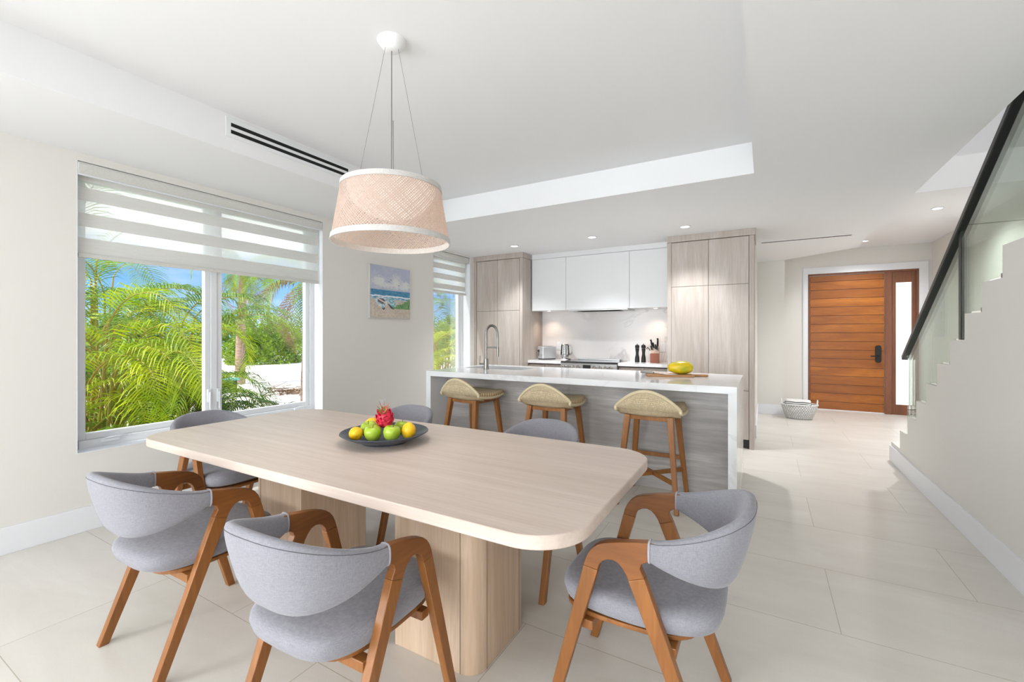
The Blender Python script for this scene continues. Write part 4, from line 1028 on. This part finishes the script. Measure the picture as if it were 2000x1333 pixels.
apple(bpos(.054, .072, .058), (R(-6), R(8), 0), 'shiny green apple at the front centre right of the bowl, touching the lemon')
apple(bpos(-.080, -.005, .060), (R(10), R(-12), 1), 'green apple at the back left of the bowl behind the front left lemon')
apple(bpos(.075, -.040, .058), (R(4), R(10), 2), 'green apple at the back right of the bowl behind the dragon fruit', .95)
lemon(bpos(-.118, .072, .055), (R(75), R(20), R(40)), 'yellow lemon lying at the left of the bowl with its tip to the right')
lemon(bpos(.128, .040, .062), (R(8), R(10), 0), 'yellow lemon standing upright at the right of the bowl', 1.05)
lemon(bpos(-.085, -.085, .070), (R(60), R(-50), 0), 'yellow lemon peeping out at the back left of the bowl')
# dragon fruit
t = thing('dragon_fruit', 'pink dragon fruit with green-tipped scales on top of the apples', 'dragon fruit', bpos(.008, .025, .118)); t.rotation_euler = (R(38), R(4), R(28))
pr = []
for k in range(13):
    a = PI*k/12; pr.append((max(.0405*math.sin(a)**.9, .0001), -.050*math.cos(a)))
MB().lathe(pr, 28).build('body', M['dragon'], t, world=False, smooth=80)
sc_m = MB(); rn = random.Random(5)
for k in range(34):
    zt = -.036+.078*k/33; an = k*2.39996; rr = .0405*math.sqrt(max(0, 1-(zt/.050)**2))**.9
    cx = Vector((math.cos(an), math.sin(an), 0)); tn = Vector((-math.sin(an), math.cos(an), 0)); w = .011; L = .014+.010*(k/33)
    base = cx*rr*.96+Vector((0, 0, zt)); tipp = base+cx*(.003+.003*rn.random())+Vector((0, 0, L)); midp = base+cx*.004+Vector((0, 0, L*.5))
    i = len(sc_m.v)
    sc_m.v += [tuple(base-tn*w), tuple(base+tn*w), tuple(midp+tn*w*.75), tuple(tipp), tuple(midp-tn*w*.75), tuple(midp+cx*.002)]
    for q in ((0, 1, 5), (1, 2, 5), (2, 3, 5), (3, 4, 5), (4, 0, 5)): sc_m.face([i+j for j in q])
sc_m.build('scales', M['dragon'], t, world=False, smooth=60, solid=.0015)
cr_ = MB()
for k in range(9):
    an = k*2*PI/9+.2; cx = Vector((math.cos(an), math.sin(an), 0)); L = .035+.02*rn.random()
    cr_.tube([cx*.010+Vector((0, 0, .045)), cx*.018+Vector((0, 0, .045+L*.5)), cx*(.028+.01*rn.random())+Vector((0, 0, .045+L))], [.0045, .003, .0008], 6)
cr_.build('crown_leaves', M['dragontip'], t, world=False, smooth=60)

# ---- pendant
PX, PY = -1.545, 1.548
pd = thing('pendant_lamp', 'woven drum pendant lamp hung on thin wires over the dining table', 'pendant lamp', (PX, PY, RZ))
MB().lathe([(.069, 0), (.068, -.004), (.064, -.010), (.050, -.030), (.036, -.043), (.028, -.046), (.0001, -.047)], 40, (PX, PY, RZ)).build('canopy', M['ceiling'], pd, smooth=50)
z0, z1, r0, r1 = 1.712, 1.985, .274, .229
C0 = 2*PI*.25
def shade_r(z): return r0+(r1-r0)*(z-z0)/(z1-z0)
MB().lathe([(shade_r(z0+.024), z0+.024), (shade_r(z1-.022), z1-.022)], 96, (PX, PY, 0), uvh=(C0, .23)).build('woven_shade', M['weave'], pd, smooth=60)
for za, zb in ((z0, z0+.026), (z1-.024, z1)):
    MB().lathe([(shade_r(za)-.003, za), (shade_r(za)+.004, za), (shade_r(zb)+.004, zb), (shade_r(zb)-.003, zb), (shade_r(za)-.003, za)], 96, (PX, PY, 0), uvh=(1, 1)).build('shade_band', M['shadeband'], pd, smooth=30)
bowl = [(.0001, 1.828)] + [(.205*math.sin(R(a)), 1.985-.157*math.cos(R(a))**1.0) for a in (8, 18, 30, 42, 54, 66, 78)] + [(.205, 1.972)]
MB().lathe(bowl, 48, (PX, PY, 0), uvh=(1, 1)).build('diffuser_bowl', M['bowlglow'], pd, smooth=60)
cd_ = MB(); cd_.tube([(PX-.002, PY, RZ-.044), (PX-.002, PY, 1.97)], .0025, 8); cd_.tube([(PX+.006, PY+.002, 2.3), (PX+.008, PY+.003, 1.97)], .0018, 6); cd_.build('power_cord', M['cord'] if 'cord' in M else M['nickel'], pd)
for an in (134.9, 254.9, 14.9):
    a = R(an); MB().tube([(PX+.034*math.cos(a), PY+.034*math.sin(a), RZ-.042), (PX+.168*math.cos(a), PY+.168*math.sin(a), 1.976)], .0009, 5).build('suspension_wire', M['nickel'], pd)
sp_ = MB()
for an in (134.9, 254.9, 14.9):
    a = R(an); sp_.tube([(PX, PY, 1.976), (PX+.228*math.cos(a), PY+.228*math.sin(a), 1.976)], .002, 5)
sp_.build('spider', M['nickel'], pd)
l = bpy.data.lights.new('pendant_bulb', 'POINT'); l.energy = 0.55; l.shadow_soft_size = .06; l.color = (1, .80, .62)
o = bpy.data.objects.new('pendant_bulb', l); COL.objects.link(o); o.location = (PX, PY, 1.79)
l = bpy.data.lights.new('pendant_downlight', 'SPOT'); l.energy = 8; l.spot_size = R(125); l.spot_blend = 1; l.shadow_soft_size = .15; l.color = (1, .95, .9)
o = bpy.data.objects.new('pendant_downlight', l); COL.objects.link(o); o.location = (PX, PY, 1.80)

# ---- basket and towel
BKX, BKY = .455, 7.96
bk = thing('wicker_basket', 'white oval wicker basket with looped handles on the hall floor', 'basket', (BKX, BKY, 0))
MB().lathe([(.155, .002), (.170, .02), (.205, .12), (.235, .215)], 56, (BKX, BKY, 0), 1.0, .62, uvh=(1, 1)).build('body', M['basketw'], bk, smooth=70, solid=.010)
MB().prism([(BKX+.153*math.cos(2*PI*k/36), BKY+.153*.62*math.sin(2*PI*k/36)) for k in range(36)], .002, .014, 'XY').build('bottom', M['basketw'], bk)
MB().tube([(BKX+.237*math.cos(2*PI*k/40), BKY+.237*.62*math.sin(2*PI*k/40), .220) for k in range(41)], .010, 8, cap=False).build('rim', M['towel'], bk, smooth=60)
for s_ in (-1, 1):
    pts = []
    for k in range(13):
        a = PI*k/12; pts.append((BKX+s_*(.222+.008*math.sin(a)), BKY-.05*math.cos(a)-.02, .222+.075*math.sin(a)))
    MB().tube(pts, .007, 8).build('handle', M['towel'], bk, smooth=60)
tw = thing('folded_towel', 'folded white towel with dark stripes in the wicker basket', 'towel', (BKX, BKY, .20), R(-4))
MB().prism(rrect(-.175, .15, -.115, .10, .04), .0, .085, 'XY').build('cloth', M['towel'], tw, world=False, smooth=50, bevel=.025, bseg=4)
for zq in (.030, .062):
    pts = [(-.176+.33*k/16, -.117, zq+.004*math.sin(k*.7)) for k in range(17)]; MB().tube(pts, .0045, 6).build('stripe', M['towelstripe'], tw, world=False)
MB().tube([(-.178, -.10+.19*k/8, .060-.002*k) for k in range(9)], .0045, 6).build('stripe', M['towelstripe'], tw, world=False)

# ================================================================== GARDEN
GZ = -.25
gd = struct(MB().box(-60, -4.04, -30, 60, GZ-.2, GZ).build('ground_sand', M['sand']))
gd2 = struct(MB().box(-4.03, 14, 9.31, 30, -.3, -.12).build('ground_entry', M['sand']))
yw = MB().box(-1.5, 6, 11.0, 11.2, -.12, 3.2).build('sidelight_backdrop', plain('backdrop_white', (245, 245, 245), .9)); setp(yw, 'added white backdrop wall that makes the front door sidelight look bright', 'wall')  # white wall added outside so the sidelight shows a bright view
def frond(mb, base, az, elev, L, droop, n=26, leaf=.34, w=.017, seed=0, vdrop=.35, tw=0.0):
    """one pinnate frond added to mb; returns rachis points"""
    rn = random.Random(seed); d = Vector((math.cos(az), math.sin(az), 0)); side = Vector((-math.sin(az), math.cos(az), 0))
    P_ = Vector(base); pts = [P_.copy()]; e_ = elev; seg = 14
    for k in range(seg):
        e_ -= droop/seg*(1+k/seg); P_ = P_ + (d*math.cos(e_)+Vector((0, 0, 1))*math.sin(e_))*(L/seg); pts.append(P_.copy())
    for k in range(n):
        f_ = .16+.84*k/(n-1); x = f_*seg; j = min(int(x), seg-1); p = pts[j].lerp(pts[j+1], x-j); tan = (pts[j+1]-pts[j]).normalized()
        up = side.cross(tan).normalized()
        if up.z < 0: up = -up
        ll = leaf*(math.sin(PI*(.12+.82*f_))**.7)*(.85+.3*rn.random())
        for s_ in (-1, 1):
            dr = (side*s_*.80+tan*(.45+.4*f_)+up*(.35+.12*rn.random()-.1)).normalized()
            vd = vdrop+.35*rn.random()
            a = p; m1 = a+dr*ll*.36; m2 = m1+(dr*.85-Vector((0, 0, 1))*vd*.7).normalized()*ll*.34; t1 = m2+(dr*.65-Vector((0, 0, 1))*(vd*1.5)).normalized()*ll*.30
            wv = tan*w*(.8+.4*rn.random())
            i = len(mb.v); mb.v += [tuple(a-wv*.3), tuple(a+wv*.3), tuple(m1+wv*.55), tuple(m1-wv*.55), tuple(m2+wv*.42), tuple(m2-wv*.42), tuple(t1)]
            mb.face([i, i+1, i+2, i+3]); mb.face([i+3, i+2, i+4, i+5]); mb.face([i+5, i+4, i+6])
    return pts
def areca(loc, H, nf, mat, label, seed, spread=.45, leaf=.34, L=1.5, minz=.25):
    rn = random.Random(seed); t = thing('areca_palm', label, 'palm', loc, 0, 'areca palms outside the windows'); lv = MB(); sm_ = MB()
    for k in range(nf):
        az = rn.random()*2*PI; r_ = spread*rn.random(); a2 = rn.random()*2*PI
        bx, by = r_*math.cos(a2), r_*math.sin(a2); h = H*(minz+(1-minz)*rn.random())
        lean = .25*h*rn.random(); tx, ty = bx+lean*math.cos(az), by+lean*math.sin(az)
        sm_.tube([(bx, by, 0), ((bx+tx)/2-.02, (by+ty)/2, h*.5), (tx, ty, h)], [.022, .017, .010], 6)
        pts = frond(lv, (tx, ty, h), az, R(rn.uniform(48, 80)), L*rn.uniform(.75, 1.1), R(rn.uniform(70, 130)), 38, leaf*1.12, .0145, seed*100+k)
        sm_.tube(pts[:12], [.009-.0006*j for j in range(12)], 5)
    lv.build('foliage', mat, t, world=False); sm_.build('canes', M['cane'], t, world=False, smooth=60)
areca((-5.75, 1.75, GZ), 1.75, 34, M['leaf2'], 'tall lime green areca palm filling the left of the big window', 1)
areca((-6.5, 2.75, GZ), 1.75, 34, M['leaf'], 'dense mid green areca palm behind the left window sash', 2)
areca((-7.6, 2.3, GZ), 2.5, 34, M['leaf'], 'large areca palm rising behind the lime green one', 3, .6, .40, 1.8)
areca((-5.45, 2.35, GZ), .75, 18, M['leafd'], 'low dark green palm at the foot of the left pane', 4, .35, .26, .9)
areca((-5.2, 1.35, GZ), .55, 16, M['leaf'], 'short palm clump low beside the window frame', 5, .3, .26, .9)
areca((-8.6, 3.2, GZ), 1.2, 20, M['leaf2'], 'areca palm arching from behind the window mullion', 6, .4, .36, 1.5)
areca((-5.15, 2.75, GZ), .35, 12, M['leafd'], 'small tufted plant under the right pane of the big window', 7, .2, .2, .5)
areca((-5.5, 3.55, GZ), .35, 14, M['leafd'], 'spiky green shrub at the right corner of the big window', 8, .2, .22, .55)
areca((-5.4, 6.35, GZ), 1.3, 26, M['leaf2'], 'bright yellow-green areca palm outside the slim kitchen window', 9, .4, .34, 1.3)
areca((-6.6, 8.2, GZ), 1.9, 26, M['leaf'], 'tall areca palm further back outside the slim kitchen window', 10, .5, .36, 1.6)
# tall palm with trunk and hanging dry fronds
def tall_palm(loc, H, r_, label, seed, nf=14, dry=6, L=2.6, leaf=.6, lean=.2):
    rn = random.Random(seed); t = thing('palm_tree', label, 'palm tree', loc, 0)
    pts = [(lean*(k/10)**2, 0, H*k/10) for k in range(11)]
    MB().tube(pts, [r_*(1.15-.35*k/10)*(1+.06*rn.random()) for k in range(11)], 14).build('trunk', M['trunk'], t, world=False, smooth=60)
    g_ = MB(); d_ = MB(); tp_ = pts[-1]
    for k in range(nf): frond(g_, tp_, 2*PI*k/nf+rn.random()*.4, R(rn.uniform(15, 70)), L*rn.uniform(.85, 1.1), R(rn.uniform(70, 120)), 40, leaf, .022, seed*50+k)
    for k in range(dry): frond(d_, (tp_[0], tp_[1], tp_[2]-.1), 2*PI*k/max(dry, 1)+rn.random(), R(rn.uniform(-25, 35)), L*.85, R(rn.uniform(85, 120)), 26, leaf*.8, .018, seed*70+k, .9)
    g_.build('green_fronds', M['leaf'], t, world=False)
    if dry: d_.build('dry_fronds', M['leafdry'], t, world=False)
tall_palm((-14.0, 7.65, GZ), 3.45, .125, 'tall palm with a bare pale trunk standing on the sand', 21, 13, 8, 1.7, .42)
tall_palm((-7.35, 5.2, GZ), 2.55, .09, 'palm with brown drooping dead fronds at the right of the big window', 22, 8, 20, 1.9, .42)
tall_palm((-13.5, 15.6, GZ), 3.6, .12, 'slender palm beyond the slim kitchen window', 23, 12, 3, 1.8, .4)
def bush(loc, sx_, sy_, sz_, n, mat, label, seed, s=.10):
    rn = random.Random(seed); mb = MB(); c = Vector(loc)
    for k in range(n):
        v_ = Vector((rn.gauss(0, 1), rn.gauss(0, 1), rn.gauss(0, 1))); v_.normalize(); v_ *= rn.uniform(.6, 1.0)**.5*(1+.25*math.sin(v_.x*7)*math.cos(v_.y*6+v_.z*5))
        p = Vector((v_.x*sx_, v_.y*sy_, abs(v_.z)*sz_)); a = Vector((rn.gauss(0, 1), rn.gauss(0, 1), rn.gauss(0, .6))).normalized()*s; b_ = Vector((rn.gauss(0, 1), rn.gauss(0, 1), rn.gauss(0, 1))).cross(a).normalized()*s*.6
        i = len(mb.v); mb.v += [tuple(p-a), tuple(p+b_), tuple(p+a), tuple(p-b_)]; mb.face([i, i+1, i+2, i+3])
    mb.v = [(x+c.x, y+c.y, z+c.z) for x, y, z in mb.v]
    o = mb.build('shrub', mat); return setp(o, label, 'shrub', 'shrubs beyond the sand')
bl = [(-32.4, 11.2, 1.95, 2.47), (-31.1, 16.5, 2.18, 2.66), (-35.1, 22.3, 2.53, 2.66), (-29.7, 27.8, 2.18, 2.85), (-23.0, 13.8, 1.72, 1.8), (-21.6, 27.7, 2.42, 2.66), (-25.7, 35.1, 2.99, 3.04), (-28.4, 6.2, 1.84, 2.66)]
bd_lab = ['round green shrub far behind the window mullion', 'broad green shrub behind the bare palm trunk', 'wide green shrub in the distance right of the palm trunk', 'green shrub far back at the right pane edge',
          'mid-distance shrub between the palm trunk and the brown palm', 'leafy shrub far outside the slim kitchen window', 'large shrub furthest away outside the slim kitchen window', 'green shrub in the distance behind the areca palms', 'green bush behind the brown drooping palm']
for k, (x, y, s_, h_) in enumerate(bl): bush((x, y, GZ), s_, s_, h_, 6500, M['leafd'] if k % 3 == 0 else M['leaf'], bd_lab[k], 40+k, .085)
mt = thing('garden_lounger', 'low teal-topped lounger standing on the sand by the palms', 'lounger', (-12.6, 6.2, GZ), R(20))
MB().prism(rrect(-.55, .55, -.35, .35, .1), .30, .36, 'XY').build('top_cover', M['teal'], mt, world=False, bevel=.02)
MB().prism(rrect(-.5, .5, -.3, .3, .1), .0, .30, 'XY').build('base', M['rock'], mt, world=False)
rb = MB(); rnn = random.Random(4)
def rockf(u, v_):
    a = 2*PI*u; b_ = PI*v_; k = 1+.18*math.sin(3*a+2*b_)+.1*math.cos(5*a)
    return (-6.0+.32*math.sin(b_)*math.cos(a)*k, 3.0+.26*math.sin(b_)*math.sin(a)*k, GZ+.22-.30*math.cos(b_)*k*.9)
rb.grid(rockf, 24, 14, True); setp(rb.build('boulder', M['rock'], smooth=60), 'dark rounded boulder half hidden under the palms by the window', 'rock')
db = MB(); rn = random.Random(9)
for k in range(90):
    x, y = -10.2+max(-1.5, min(1.5, rn.gauss(0, .6))), 7.0+max(-.7, min(.7, rn.gauss(0, .35))); a = rn.random()*PI; L = rn.uniform(.2, .6)
    db.bar((x, y, GZ+.01+rn.random()*.12), (x+L*math.cos(a), y+L*math.sin(a), GZ+.02+rn.random()*.16), .02, .008)
setp(db.build('fallen_fronds', M['leafdry']), 'heap of dry fallen fronds on the sand', 'debris', None, 'stuff')
